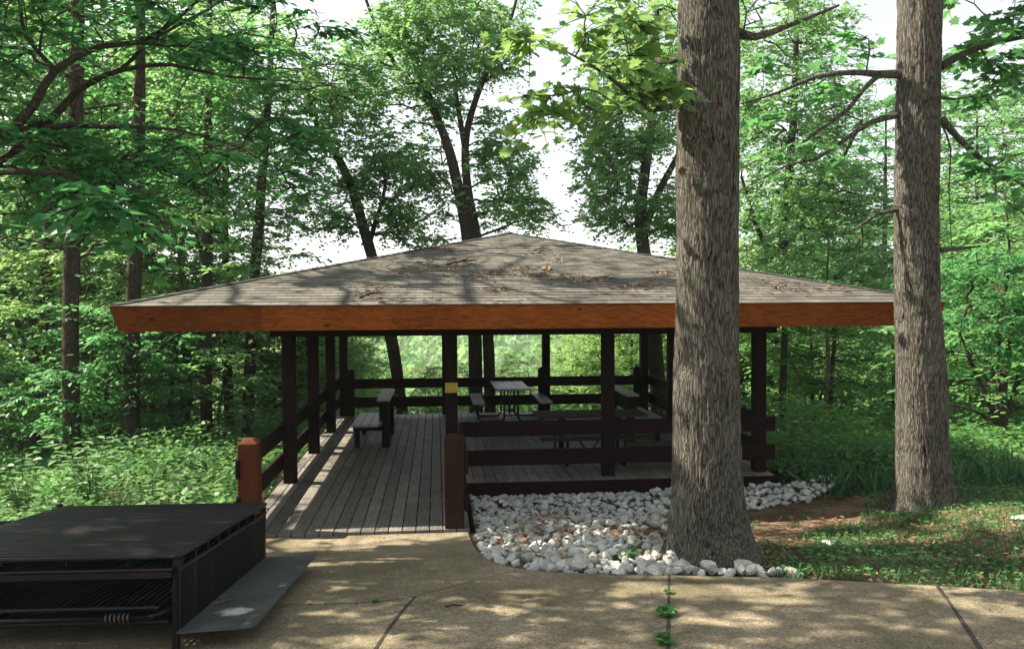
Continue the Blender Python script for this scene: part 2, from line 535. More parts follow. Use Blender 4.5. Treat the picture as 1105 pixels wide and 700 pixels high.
def sun_keep(P):
    """True where a leaf stays"""
    n = len(P)
    keep = np.ones(n, bool)
    zg = np.where(P[:, 1] < 3, 0.1, 0.0)
    hg = P[:, 2] - zg
    gx = P[:, 0] - SUN[0] * hg; gy = P[:, 1] - SUN[1] * hg
    zp = -0.03 + SLOPE * np.maximum(0, -2.5 - gy)
    hg = P[:, 2] - zp
    gx = P[:, 0] - SUN[0] * hg; gy = P[:, 1] - SUN[1] * hg
    hr = P[:, 2] - 2.85
    rx = P[:, 0] - SUN[0] * hr; ry = P[:, 1] - SUN[1] * hr
    r = rng.random(n)
    onroof = (hr > 0.1) & (rx > -1.75) & (rx < 8.45) & (ry > -1.75) & (ry < 4.5)
    nz = 0.55 * vnoise(rx * 0.9 + 3, ry * 1.6 + 7) + 0.3 * vnoise(rx * 2.3, ry * 4.0) + 0.15 * vnoise(rx * 6, ry * 9)
    thr = np.where(rx < 4.6, 0.41, 0.54)
    keep &= ~(onroof & (nz > thr) & (r < 0.97))
    strip = ~onroof & (gx > -0.5) & (gx < 1.1) & (gy > -2.6) & (gy < 7)
    nz2 = vnoise(gx * 2.5 + 11, gy * 2.5)
    keep &= ~(strip & (nz2 > 0.25) & (r < 0.97))
    lit = ((gx > -0.4) & (gx < 2.3) & (gy > -3.1) & (gy < -2.1)) | ((gx > -.4) & (gx < 1.4) & (gy > -3.45) & (gy < -2.1))
    keep &= ~(lit & (r < 0.998))
    lawn = (gx > 5.0) & (gx < 13) & (gy > -5.6) & (gy < -.6)
    keep &= ~(lawn & (vnoise(gx * 1.1 + 31, gy * 2.2 + 3) > .44) & (r < .96))
    for (cx, cy, rx_, ry_) in _dc:
        q = ((gx - cx) / rx_) ** 2 + ((gy - cy) / ry_) ** 2
        keep &= ~((q < 1.35 + 0.7 * (nz2 - 0.5)) & (r < 0.985))
    # openings towards the two big trunks and the leaf spray of the nearest one
    for (tx, ty) in ((4.45, -4.2), (8.5, -1.6)):
        hh = (tx - P[:, 0]) / -SUN[0]
        ya = P[:, 1] - SUN[1] * hh; za = P[:, 2] - hh
        nn4 = .65 * vnoise(za * 1.1 + tx * 5, ya * 2 + 20) + .35 * vnoise(za * 4, ya * 6 + tx)
        keep &= ~((hh > .4) & (np.abs(ya - ty) < .45) & (za > -.3) & (za < 8) & (nn4 > .5) & (r < .95))
    sc_ = np.array([2.9, -4.6, 4.75])
    w = P - sc_; sd = SUN / np.linalg.norm(SUN); al = w @ sd
    keep &= ~((al > 1.3) & (np.linalg.norm(w - al[:, None] * sd, axis=1) < 1.0) & (r < .7))
    # the woods left and behind stand in broken light
    nz3 = 0.6 * vnoise(gx * 0.45 + 5, gy * 0.45 + 9) + 0.4 * vnoise(gx * 1.7, gy * 1.7)
    woods = (gx < -0.5) & (gy > -4)
    keep &= ~(woods & (nz3 > 0.38) & (r < 0.85) & (P[:, 2] > 1.6))
    return keep


def spray_leaves(C, O, leaf, length=0.7, twigs=6, per=8, droop=0.2, tilt=0.35, spread=1.9, size_var=0.3, elv=0.22):
    """flat leaf sprays at centres C heading O -> positions, axes, normals, sizes"""
    T = len(C)
    az = np.arctan2(O[:, 1], O[:, 0])
    a = az[:, None] + rng.uniform(-spread, spread, (T, twigs))
    el = rng.normal(0.0, elv, (T, twigs)) + 0.35 * (O[:, 2] / (np.linalg.norm(O, axis=1) + 1e-9))[:, None]
    d = np.stack([np.cos(a) * np.cos(el), np.sin(a) * np.cos(el), np.sin(el)], -1)
    L = length * rng.uniform(0.55, 1.1, (T, twigs))
    f = (np.arange(per) + 0.6)[None, None, :] / per + rng.uniform(-.06, .06, (T, twigs, per))
    P = C[:, None, None, :] + d[:, :, None, :] * (L[:, :, None] * f)[..., None]
    P[..., 2] -= droop * L[:, :, None] * f ** 2
    side = np.where(np.arange(per) % 2 == 0, 1, -1)[None, None, :] * rng.uniform(0.5, 1.2, (T, twigs, per))
    aa = a[:, :, None] + side
    D = np.stack([np.cos(aa), np.sin(aa), rng.normal(-0.25, 0.3, aa.shape)], -1)
    Nn = np.stack([rng.normal(0, tilt, aa.shape), rng.normal(0, tilt, aa.shape), np.ones(aa.shape)], -1)
    S = leaf * rng.uniform(1 - size_var, 1 + size_var, aa.shape)
    spray_t = np.clip(rng.normal(0.45, 0.22, T), 0, 1)
    tint = np.clip(np.broadcast_to(spray_t[:, None, None], aa.shape) + rng.normal(0, 0.18, aa.shape), 0, 1)
    tw = [(C[i], C[i] + d[i, j] * L[i, j] - np.array([0, 0, droop * L[i, j]])) for i in range(T) for j in range(twigs)]
    return P.reshape(-1, 3), D.reshape(-1, 3), Nn.reshape(-1, 3), S.ravel(), tint.ravel(), tw


def resample(pts, rad, step):
    pts = np.asarray(pts, float); rad = np.asarray(rad, float)
    # Catmull-Rom
    P = np.vstack([2 * pts[0] - pts[1], pts, 2 * pts[-1] - pts[-2]])
    out, ro = [], []
    for i in range(len(pts) - 1):
        k = max(2, int(np.linalg.norm(pts[i + 1] - pts[i]) / step))
        for t in np.arange(k) / k:
            a, b, c, d = P[i], P[i + 1], P[i + 2], P[i + 3]
            out.append(0.5 * (2 * b + (c - a) * t + (2 * a - 5 * b + 4 * c - d) * t * t + (3 * b - 3 * c + d - a) * t ** 3))
            ro.append(rad[i] * (1 - t) + rad[i + 1] * t)
    out.append(pts[-1]); ro.append(rad[-1])
    return np.array(out), np.array(ro)


def colonize(stems, targets, start_z, r_tip=0.008, jitter=0.12, up=0.15):
    """joins leaf targets to the stems by curving limbs; returns limb tubes and outgoing directions"""
    pos, par, trunk_r, pl = [], [], [], []
    for pts, rad in stems:
        for i, (p, r) in enumerate(zip(pts, rad)):
            if p[2] >= start_z:
                pos.append(p); par.append(-1); trunk_r.append(r); pl.append(0.0)
    nt_ = len(pos)
    tr = np.array(pos)
    dist = np.array([np.min(np.linalg.norm(tr - t, axis=1)) for t in targets])
    paths, outs = [], [None] * len(targets)
    for ti in np.argsort(dist):
        t = targets[ti]
        A = np.array(pos)
        d = np.linalg.norm(A - t, axis=1)
        cost = d + 0.3 * np.array(pl) + 0.8 * np.maximum(0, A[:, 2] - t[2])
        j = int(np.argmin(cost))
        k = int(np.clip(d[j] / 0.5, 2, 6))
        ctrl = 0.5 * (pos[j] + t) + np.array([0, 0, up * d[j]]) + rng.normal(0, jitter, 3) * d[j]
        last = j; idx = [j]
        for q in range(1, k + 1):
            s = q / k
            p = (1 - s) ** 2 * pos[j] + 2 * s * (1 - s) * ctrl + s * s * t
            if q < k: p = p + rng.normal(0, 0.03, 3) * min(1, d[j])
            pos.append(p); par.append(last); trunk_r.append(0); pl.append(pl[last] + d[j] / k)
            last = len(pos) - 1; idx.append(last)
        outs[ti] = t - pos[idx[-2]]
        paths.append(idx)
    cnt = np.zeros(len(pos))
    for idx in paths: cnt[idx[-1]] += 1
    for i in range(len(pos) - 1, nt_ - 1, -1):
        if par[i] >= 0: cnt[par[i]] += cnt[i]
    tubes = []
    for idx in paths:
        r = r_tip * np.maximum(cnt[idx], 1) ** 0.5
        r[0] = r[1]
        if idx[0] < nt_:
            r = np.minimum(r, trunk_r[idx[0]] * 0.6 + 0.003)
        tubes.append((np.array([pos[i] for i in idx]), r))
    return tubes, np.array(outs)


def tubes_mesh(name, tubes, mat, sides=5):
    Vs, Qs, n = [], [], 0
    for P, R in tubes:
        V, Q = tube_np(P, R, sides)
        Vs.append(V); Qs.append(Q + n); n += len(V)
    return quads_mesh(name, np.concatenate(Vs), np.concatenate(Qs), mat)


def plain_trunk(pts, rad, sides=14, wob=0.06):
    P, R = resample(pts, rad, 0.25)
    V, Q = tube_np(P, R, sides)
    V = V.reshape(len(P), sides, 3)
    k = 1 + wob * (vnoise(np.arange(sides)[None, :] * 1.3 + P[0, 0], P[:, 2][:, None] * 2.0 + 31) - 0.5) * 2
    V = P[:, None, :] + (V - P[:, None, :]) * k[..., None]
    return P, R, V.reshape(-1, 3), Q


def clumps(spec):
    """(u, v, y, ru_px, rv_px, ry_m, count) -> target points"""
    out = []
    for (u, v, y, ru, rv, ry, n) in spec:
        n = int(n * (2.3 if y > 8.9 else 1.75 if y > 3 else 1.0))
        c = at(u, v, y); k = (y - CAM[1]) / F_PX
        q = rng.normal(0, 1, (n, 3)); q /= np.linalg.norm(q, axis=1)[:, None]
        q *= rng.uniform(0.25, 1, n)[:, None] ** 0.5
        out.append(c + q * np.array([ru * k, ry, rv * k]))
    return np.concatenate(out)


def QUADS(n, sides):
    i = np.arange(n - 1)[:, None] * sides; j = np.arange(sides)[None, :]; jn = (j + 1) % sides
    return np.stack([i + j, i + jn, i + sides + jn, i + sides + j], -1).reshape(-1, 4)


def make_tree(name, label, stems, targets, leafmat, leaf=0.13, length=0.7, twigs=6, per=8, bark='bark_mid', start=None, group=None,
              cat='tree', twig_geo=False, template=OVAL, cull=True, r_tip=0.008, droop=0.2, tilt=0.35, origin=None, trunk_custom=None, wid=1.0, up=0.15, spread=1.9, elv=0.22):
    org = np.array(stems[0][0][0] if origin is None else origin, float)
    root = thing(name, label, cat, org, group=group)
    st, VV, QQ, nn = [], [], [], 0
    for pts, rad in stems:
        P, R, V, Q = plain_trunk(pts, rad)
        st.append((P, R)); VV.append(V); QQ.append(Q + nn); nn += len(V)
    if trunk_custom is not None:
        V, Q = trunk_custom
        VV[0] = V; QQ = [Q]; nn = len(V)
        for (P_, R_), v_ in zip(st[1:], VV[1:]):
            q_ = QUADS(len(P_), 14) + nn; QQ.append(q_); nn += len(v_)
    if len(targets):
        zs = stems[0][0][0][2] + 1.2 if start is None else start
        tb, outs = colonize(st, targets, zs, r_tip, up=up)
        P, D, Nn, S, tint, tw = spray_leaves(targets, outs, leaf, length, twigs, per, droop, tilt, spread, elv=elv)
        if cull:
            k = sun_keep(P)
            P, D, Nn, S, tint = P[k], D[k], Nn[k], S[k], tint[k]
        if twig_geo:
            tw = [t_ for t_, ok_ in zip(tw, sun_keep(np.array([.4 * a + .6 * b for a, b in tw]))) if ok_ or not cull]
            tb = tb + [(np.array([a, 0.5 * (a + b) + np.array([0, 0, 0.03]), b]), np.array([0.006, 0.004, 0.002])) for a, b in tw]
        for a, r in tb:
            v_, q_ = tube_np(a, r, 5)
            VV.append(v_); QQ.append(q_ + nn); nn += len(v_)
        obj('crown', leaves_mesh('crown', P - org, D, Nn, S, M[leafmat], template, tint, wid), root)
    obj('trunk', quads_mesh('trunk', np.concatenate(VV) - org, np.concatenate(QQ), M[bark]), root)
    return root


def copy_tree(o, loc, rz, sc, label=None, group=None):
    c = o.copy(); COL.objects.link(c)
    c.location = loc; c.rotation_euler = (0, 0, rz); c.scale = (sc, sc, sc)
    if label: c['label'] = label
    if group: c['group'] = group
    for ch in list(o.children):
        d = ch.copy(); COL.objects.link(d); d.parent = c
        for g in list(ch.children):
            e = g.copy(); COL.objects.link(e); e.parent = d
    return c


# ================================================================== GROUND
def sstep(a, b, x):
    t = np.clip((x - a) / (b - a), 0, 1)
    return t * t * (3 - 2 * t)


def hgt(x, y):
    x = np.asarray(x, float); y = np.asarray(y, float)
    h = -0.25 + 0.088 * np.clip(-0.3 - y, 0, 14)
    h = h - 0.085 * np.clip(y - 1.5, 0, 11) - 0.17 * np.clip(y - 12.5, 0, 20) - 0.33 * np.clip(y - 32, 0, 70)
    h = h + 0.17 * sstep(6.6, 8.4, x) * (1 - sstep(-.5, 3, y)) * sstep(-6.3, -4.2, y)
    left = np.clip(-0.4 - x, 0, 14) * 0.10 * sstep(-7, -1, y)
    h = h - left
    h = h + 0.10 * np.clip(y - 140, 0, 420) * sstep(130, 200, y)
    h = h + 0.07 * (vnoise(x * 0.6 + 40, y * 0.6 + 40) - 0.5) * sstep(-2.0, 2.0, np.abs(x - 3.4) - 3.4 + 2) + 0.6 * (vnoise(x * .08, y * .08) - .5) * sstep(10, 20, y)
    return h


gx = np.concatenate([-np.geomspace(12, 700, 40)[::-1], np.linspace(-11.8, 16, 140), np.geomspace(16.3, 700, 40)])
gy = np.concatenate([-np.geomspace(8.2, 60, 14)[::-1], np.linspace(-8, 14, 110), np.geomspace(14.4, 900, 60)])
X, Y = np.meshgrid(gx, gy)
Z = hgt(X, Y)
inpad = (X > -2.1) & (Y < -2.4) & (Y < np.where(X < 2.4, -2.4, np.where(X < 5, -4.3, -4.3 - 0.4 * (X - 5))))
Z = np.where(inpad, Z - 0.12, Z)
V = np.stack([X, Y, Z], -1).reshape(-1, 3)
nx = len(gx)
i = np.arange(len(gy) - 1)[:, None] * nx + np.arange(nx - 1)[None, :]
Q = np.stack([i, i + 1, i + nx + 1, i + nx], -1).reshape(-1, 4)
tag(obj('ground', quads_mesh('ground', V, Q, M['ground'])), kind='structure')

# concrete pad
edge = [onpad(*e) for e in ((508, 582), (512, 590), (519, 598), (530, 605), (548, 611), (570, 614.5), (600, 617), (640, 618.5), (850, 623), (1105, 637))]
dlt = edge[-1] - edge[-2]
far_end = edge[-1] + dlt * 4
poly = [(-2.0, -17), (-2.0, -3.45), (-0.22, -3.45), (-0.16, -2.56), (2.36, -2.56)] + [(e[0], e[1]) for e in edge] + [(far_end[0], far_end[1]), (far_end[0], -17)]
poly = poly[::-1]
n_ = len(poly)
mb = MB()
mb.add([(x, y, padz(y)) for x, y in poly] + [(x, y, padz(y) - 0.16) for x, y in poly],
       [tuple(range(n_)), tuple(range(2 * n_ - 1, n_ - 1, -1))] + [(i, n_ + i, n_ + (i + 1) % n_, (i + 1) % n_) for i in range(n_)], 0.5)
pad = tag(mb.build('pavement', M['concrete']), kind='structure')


def joint(pts, w):
    P = np.array([onpad(*p) for p in pts])
    mbj = MB()
    for a, b in zip(P[:-1], P[1:]):
        d = (b - a)[:2]; d /= np.linalg.norm(d); nrm = np.array([-d[1], d[0]]) * w * rng.uniform(.8, 1.3) / 2
        q = [a[:2] - nrm, a[:2] + nrm, b[:2] + nrm, b[:2] - nrm]
        mbj.add([(x, y, padz(y) + 0.004) for x, y in q], [(3, 2, 1, 0)], .5)
    return mbj.build('expansion_joint', M['joint'], pad)


joint([(449, 643), (441, 651), (430, 664), (417, 682), (405, 700), (392, 720)], 0.022)
joint([(722, 620), (721.5, 640), (722, 660), (721, 680), (721, 702), (720, 725)], 0.02)
joint([(1009, 629), (1021, 645), (1034, 664), (1046, 682), (1058, 700), (1072, 720)], 0.026)
joint([(270, 655), (300, 652.5), (340, 652), (380, 651), (415, 648), (432, 646)], 0.008)
joint([(432, 646), (449, 643), (500, 629), (562, 614.5)], 0.006)

# ================================================================== PAVILION
L = 6.7; S3 = L / 3; OV = 1.70; EZ = 2.46; AZ = 3.71
pav = thing('pavilion', 'open wooden picnic pavilion with a shingled hip roof, orange fascia and raised plank deck', 'pavilion', (0, 0, 0))

# deck boards
mb = MB()


def boards(x0, x1, y0, y1, z=0.0, w=0.14, gap=0.011):
    n = int(round((x1 - x0) / (w + gap)))
    w = (x1 - x0) / n - gap
    for i in range(n):
        x = x0 + i * (w + gap)
        cuts = [y0]
        while cuts[-1] < y1 - 2.6: cuts.append(cuts[-1] + rng.choice([1.2, 1.8, 2.4, 3.0]))
        cuts.append(y1)
        for a, b in zip(cuts[:-1], cuts[1:]):
            dz = rng.uniform(-.0015, .0015)
            mb.box((x, a + .0015, z - .038), (x + w, b - .0015, z + dz))


boards(-0.14, 2.39, -2.52, 6.86)
boards(2.395, 6.84, -0.17, 6.86)
mb.build('deck', M['deck'], pav, bevel=0.003)
mb = MB()
mb.box((2.40, -0.215, -0.36), (6.88, -0.175, -0.012), .6)
mb.box((6.845, -0.17, -0.36), (6.885, 6.86, -0.012), .5)
mb.box((-0.185, -2.46, -0.45), (-0.145, 6.86, -0.012), .5)
mb.box((-0.14, 6.865, -0.6), (6.84, 6.905, -0.012), .5)
mb.box((2.40, -2.46, -0.2), (2.44, -0.22, -0.03), .5)
mb.build('deck_skirt', M['rail'], pav, bevel=0.004)
mb = MB()
mb.box((-0.10, -2.40, -0.30), (6.80, 6.80, -0.042), .4)
# only below boards: joist mass kept clear of the rock bed
mb = MB()
for yy in np.arange(0.05, 6.8, 0.6):
    mb.box((-0.13, yy, -0.25), (6.83, yy + 0.045, -0.042), .4)
for yy in np.arange(-2.3, -0.2, 0.6):
    mb.box((-0.13, yy, -0.14), (2.38, yy + 0.045, -0.042), .4)
mb.build('joists', M['rail'], pav)

PW = 0.085


def post(x, y, z0, z1, mat='post', w=PW):
    mb = MB()
    mb.box((x - w, y - w, z0), (x + w, y + w, z1), rng.uniform(.4, .8))
    return mb.build('post', M[mat], pav, bevel=0.008)


posts = {}
for i in range(4):
    for j in range(4):
        if i in (0, 3) or j in (0, 3):
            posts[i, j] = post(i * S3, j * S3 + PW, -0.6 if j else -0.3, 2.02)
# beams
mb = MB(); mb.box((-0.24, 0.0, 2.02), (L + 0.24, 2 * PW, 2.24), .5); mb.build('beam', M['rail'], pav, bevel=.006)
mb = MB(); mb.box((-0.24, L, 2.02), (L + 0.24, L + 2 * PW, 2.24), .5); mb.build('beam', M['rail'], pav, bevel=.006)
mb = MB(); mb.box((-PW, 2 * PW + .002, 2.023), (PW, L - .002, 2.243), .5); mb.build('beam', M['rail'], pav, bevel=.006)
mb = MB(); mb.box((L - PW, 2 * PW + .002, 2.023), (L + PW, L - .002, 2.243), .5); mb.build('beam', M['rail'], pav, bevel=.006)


# short railing posts with pyramid tops
def stub_post(x, y, z0, z1, w, mat='stub', cap=0.05, tint=.8):
    mb = MB()
    b = [(-w, -w), (w, -w), (w, w), (-w, w)]
    iw = w * 0.45
    Vv = [(x + a, y + c, z0) for a, c in b] + [(x + a, y + c, z1 - cap) for a, c in b] + [(x + a * iw / w, y + c * iw / w, z1) for a, c in b]
    Ff = [(0, 3, 2, 1)] + [(k, (k + 1) % 4, 4 + (k + 1) % 4, 4 + k) for k in range(4)] + [(4 + k, 4 + (k + 1) % 4, 8 + (k + 1) % 4, 8 + k) for k in range(4)] + [(8, 9, 10, 11)]
    mb.add(Vv, Ff, tint)
    return mb.build('railing_post', M[mat], pav, bevel=.006)


sl_ = at(267.6, 520, -2.45)
stub_post(sl_[0], -2.36, -0.3, 1.02, 0.105)
stub_post(2.215, -2.40, -0.2, 1.03, 0.107, 'stubdark')['label'] = 'dark brown short post at the right of the entrance'
for bx in (0.16, 4.36, 6.52):
    stub_post(bx, L + 0.02, -0.1, 1.02, 0.075, 'post')

# rails
R_HI, R_LO = (0.60, 0.81), (0.19, 0.41)


def rail(lo, hi):
    mb = MB(); mb.box(lo, hi, rng.uniform(.4, .9))
    return mb.build('rail', M['rail'], pav, bevel=.006)


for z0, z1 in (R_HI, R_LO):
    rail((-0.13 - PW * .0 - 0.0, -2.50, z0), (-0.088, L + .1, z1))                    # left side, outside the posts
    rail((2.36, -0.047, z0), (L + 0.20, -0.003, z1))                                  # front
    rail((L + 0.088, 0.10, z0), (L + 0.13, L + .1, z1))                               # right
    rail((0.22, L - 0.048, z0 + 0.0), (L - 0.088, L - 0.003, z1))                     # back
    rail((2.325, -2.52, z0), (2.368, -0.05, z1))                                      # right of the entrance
mb = MB()

# roof -------------------------------------------------------------
cxy = L / 2; H = L / 2 + OV
DIRS = [(0, -1), (1, 0), (0, 1), (-1, 0)]
slope_len = math.hypot(H, AZ - EZ)


def rp(d, s, t, off=0.0):
    """roof point: face direction d, s in -1..1 along the eave, t 0 eave .. 1 apex"""
    dx, dy = d; ex, ey = -dy, dx
    h = H * (1 - t)
    nz_, nh = H / slope_len, (AZ - EZ) / slope_len
    return (cxy + dx * h + ex * s * h + dx * nh * off, cxy + dy * h + ey * s * h + dy * nh * off, EZ + (AZ - EZ) * t + nz_ * off)


Vv, Ff, UV = [], [], []
NCRS = 36
for d in DIRS:
    for k in range(NCRS):
        t0 = k / NCRS - (0.006 if k == 0 else 0); t1 = (k + 1) / NCRS + 0.004
        t1 = min(t1, 0.9995)
        seg = max(1, int(10 * (1 - t0)))
        for q in range(seg):
            s0 = -1 + 2 * q / seg; s1 = -1 + 2 * (q + 1) / seg
            j0 = rng.uniform(-.002, .002)
            b = len(Vv)
            o0 = 0.011 + j0
            Vv += [rp(d, s0, t0, o0), rp(d, s1, t0, o0), rp(d, s1, t1, 0.004), rp(d, s0, t1, 0.004), rp(d, s0, t0, 0.0), rp(d, s1, t0, 0.0)]
            Ff += [(b, b + 1, b + 2, b + 3), (b + 4, b + 5, b + 1, b)]
            u0, u1 = s0 * H * (1 - t0), s1 * H * (1 - t0); u2, u3 = s1 * H * (1 - t1), s0 * H * (1 - t1)
            va, vb = k * 0.145 + 0.003, k * 0.145 + 0.142
            UV += [(u0, va), (u1, va), (u2, vb), (u3, vb), (u0, va), (u1, va), (u1, va + .001), (u0, va + .001)]
me = bpy.data.meshes.new('roof')
me.from_pydata(Vv, [], Ff)
uvl = me.uv_layers.new(name='UVMap')
uvl.data.foreach_set('uv', np.array(UV, np.float32).ravel())
me.materials.append(M['shingle'])
roof = obj('roof', me, pav)
# roof boarding under the shingles
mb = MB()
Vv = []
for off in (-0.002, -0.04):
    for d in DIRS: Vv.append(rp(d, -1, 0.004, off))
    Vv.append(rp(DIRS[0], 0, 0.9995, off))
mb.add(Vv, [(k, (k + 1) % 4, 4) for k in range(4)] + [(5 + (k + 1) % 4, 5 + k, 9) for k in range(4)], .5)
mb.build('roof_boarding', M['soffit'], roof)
# hip caps
mb = MB()
for d in DIRS:
    ex, ey = -d[1], d[0]
    for k in range(34):
        t0, t1 = k / 34, min(1, (k + 1.25) / 34)
        e = 0.11
        for sgn, dd in ((-1, d), (1, (-ex, -ey))):
            pass
        P0, P1 = np.array(rp(d, -1, t0, .026)), np.array(rp(d, -1, t1, .014))
        la = np.array([ex, ey, 0.0]) * e
        lb = np.array([d[0], d[1], 0]) * -1 * e
        # a strip on each of the two faces meeting at this hip
        up = np.array([0, 0, .0])
        mb.add([P0, P0 + la * 1.0, P1 + la, P1], [(0, 1, 2, 3)], .5)
        mb.add([P0, P1, P1 + lb, P0 + lb], [(0, 1, 2, 3)], .5)
mb.build('hip_cap', M['shingle'], roof)
# fascia boards, square to the slope, mitred at the corners
FH = 0.30; nh, nv = (AZ - EZ) / slope_len, H / slope_len
for di, d in enumerate(DIRS):
    dx, dy = d; ex, ey = -dy, dx

    def fp(s, k, depth):
        # s metres along eave from centre (at top), k 0 top 1 bottom
        inn = nh * FH * k + depth
        return np.array([cxy + dx * (H - inn) + ex * s, cxy + dy * (H - inn) + ey * s, EZ - 0.006 - nv * FH * k])
    cuts = [-H] + ([at(281, 340, -1.7)[0] - cxy, at(495, 340, -1.7)[0] - cxy, at(800, 340, -1.7)[0] - cxy] if di == 0 else [-1.8, 1.7]) + [H]
    tints = [0.15, 0.8, 1.0, 0.5] if di == 0 else [.6, .7, .5]
    for (a, b, tn) in zip(cuts[:-1], cuts[1:], tints):
        ia, ib = a == -H, b == H

        def pt(s, k, depth, left, corner):
            inn = nh * FH * k + depth
            if corner: s = s + (inn if left else -inn)
            else: s = s + (0.001 if left else -0.001)
            return fp(s, k, depth)
        mb = MB()
        T = 0.04
        P8 = [pt(a, 1, 0, True, ia), pt(b, 1, 0, False, ib), pt(b, 1, T, False, ib), pt(a, 1, T, True, ia),
              pt(a, 0, 0, True, ia), pt(b, 0, 0, False, ib), pt(b, 0, T, False, ib), pt(a, 0, T, True, ia)]
        mb.hexa(P8, tn)
        fo = mb.build('fascia_board', M['fascia'], pav)
        if di == 0 and tn < .3: fo['label'] = 'redder darker fascia board at the left end'
# rafters under the roof
for d in DIRS:
    for s in np.linspace(-0.9, 0.9, 13):
        tm = 1 - abs(s) - 0.02
        if tm < 0.05: continue
        sx = s * H
        a = np.array(rp(d, s, 0.012, -0.05)); 
        b = np.array(rp(d, s / (1 - tm * .98) if tm < .98 else 0, tm * .98, -0.05))
        e = np.array([-d[1], d[0], 0]) * 0.02
        dn = np.array([0, 0, -0.13])
        mb = MB(); mb.hexa([a - e + dn, a + e + dn, b + e + dn, b - e + dn, a - e, a + e, b + e, b - e], .5)
        mb.build('rafter', M['soffit'], pav)

# yellow notice on the entrance post
c = at(485.2, 418.2, -0.004)
mb = MB(); mb.box((-0.088, -0.012, -0.070), (0.088, 0.0, 0.070), .5)
sg = mb.build('notice_sign', M['yellow'])
sg.location = (2.2333, -0.001, c[2])
tag(sg, 'small plain yellow notice fixed to the entrance post of the pavilion', 'sign')
mb = MB(); mb.tube([(0, -.016, .066), (0, -.012, .09)], .004, 6); mb.build('nail', M['nail'], sg)


# ================================================================== BENCHES, TABLES
def make_bench(loc, rz, label):
    root = thing('bench', label, 'bench', loc, (0, 0, rz), 'backed benches on the deck')
    Lb = 1.6
    for k in range(3):
        mb = MB(); mb.box((-0.66 + k * 0.152, 0, 0.36), (-0.66 + k * 0.152 + 0.145, Lb, 0.40), rng.uniform(.5, 1)); mb.build('seat_plank', M['bench'], root, bevel=.004)
    mb = MB(); mb.box((-0.225, -0.02, 0.80), (0.0, Lb + .02, 0.84), .8); mb.build('top_board', M['bench'], root, bevel=.004)
    for z in (0.46, 0.63):
        mb = MB(); mb.box((-0.195, 0.02, z), (-0.155, Lb - .02, z + .15), .5); mb.build('back_board', M['benchdark'], root, bevel=.004)
    for yy in (0.04, Lb - 0.13):
        mb = MB(); mb.box((-0.150, yy, 0.0), (-0.02, yy + .09, 0.797), .5); mb.build('back_support', M['benchdark'], root, bevel=.004)
        mb = MB(); mb.box((-0.62, yy + .02, 0.0), (-0.53, yy + .09, 0.357), .5); mb.build('leg', M['benchdark'], root, bevel=.004)
        mb = MB(); mb.box((-0.64, yy + .03, 0.29), (-0.152, yy + .075, 0.357), .5); mb.build('seat_bearer', M['benchdark'], root)
    return root


make_bench((1.24, 2.62, 0), 0, 'plank bench at the left of the deck, grey seat facing the left railing')
pr = at(684, 424, 3.4)
make_bench((5.36, 4.35, 0), math.pi, 'plank bench beside the right railing of the deck, its back towards the tables')


def make_table(loc, rz, label, wood='bench'):
    root = thing('picnic_table', label, 'picnic table', loc, (0, 0, rz), 'picnic tables with bent tube frames')
    hl = 0.86
    for k in range(3):
        mb = MB(); x = -0.345 + k * 0.232; mb.box((x, -hl, 0.70), (x + .226, hl, 0.738), rng.uniform(.6, 1)); mb.build('table_plank', M[wood], root, bevel=.004)
    for sx in (-1, 1):
        mb = MB(); a, b = sorted((sx * .56, sx * .80)); mb.box((a, -hl, 0.43), (b, hl, 0.468), rng.uniform(.6, 1)); mb.build('seat', M[wood], root, bevel=.004)
    for yy in (-0.42, 0.45):
        for sx in (-1, 1):
            pts = [(sx * .14, yy, .698)]
            pts += [(sx * .14, yy, .14)]
            for a in np.linspace(0, 90, 7): pts.append((sx * (.14 + .12 - .12 * math.cos(math.radians(a))), yy, .145 - .12 * math.sin(math.radians(a))))
            pts += [(sx * .50, yy, .025)]
            for a in np.linspace(0, 90, 7): pts.append((sx * (.56 + .12 * math.sin(math.radians(a))), yy, .145 - .12 * math.cos(math.radians(a))))
            pts += [(sx * .68, yy, .43)]
            mb = MB(); mb.tube(pts, .022, 10, .5); mb.build('leg', M['tube'], root, smooth=True)
        mb = MB(); mb.box((-.33, yy - .02, .672), (.33, yy + .02, .697), .5); mb.build('cross_bar', M['tube'], root)
    for (a, b) in (((0.0, -.40, .67), (0, -.05, .15)), ((0.0, .43, .67), (0, .05, .15))):
        mb = MB(); mb.tube([a, b], .014, 8, .5); mb.build('brace', M['tube'], root)
    mb = MB(); mb.tube([(0, -.42, .15), (0, .45, .15)], .016, 8, .5); mb.build('stretcher', M['tube'], root)
    for yy in (-.42, .45):
        mb = MB(); mb.tube([(-.14, yy, .15), (.14, yy, .15)], .016, 8, .5); mb.build('cross_tube', M['tube'], root)
    return root


tc_ = at(549, 414, 5.85)
make_table((tc_[0], 5.72, 0), 0, 'grey topped picnic table standing end-on by the back railing of the deck')
t2l = at(568, 448, 1.2)
make_table((t2l[0] + 1.0, 1.25, 0), math.pi / 2, 'long picnic table set sideways behind the front railing of the deck', 'darkwood')

# ================================================================== GRILL
GZ = 0.11


def ongz(u, v):
    d = ray(u, v)
    t = (GZ - 0.03 - 2.5 * SLOPE - CAM[2] - SLOPE * CAM[1]) / (d[2] + SLOPE * d[1])
    return CAM + t * d


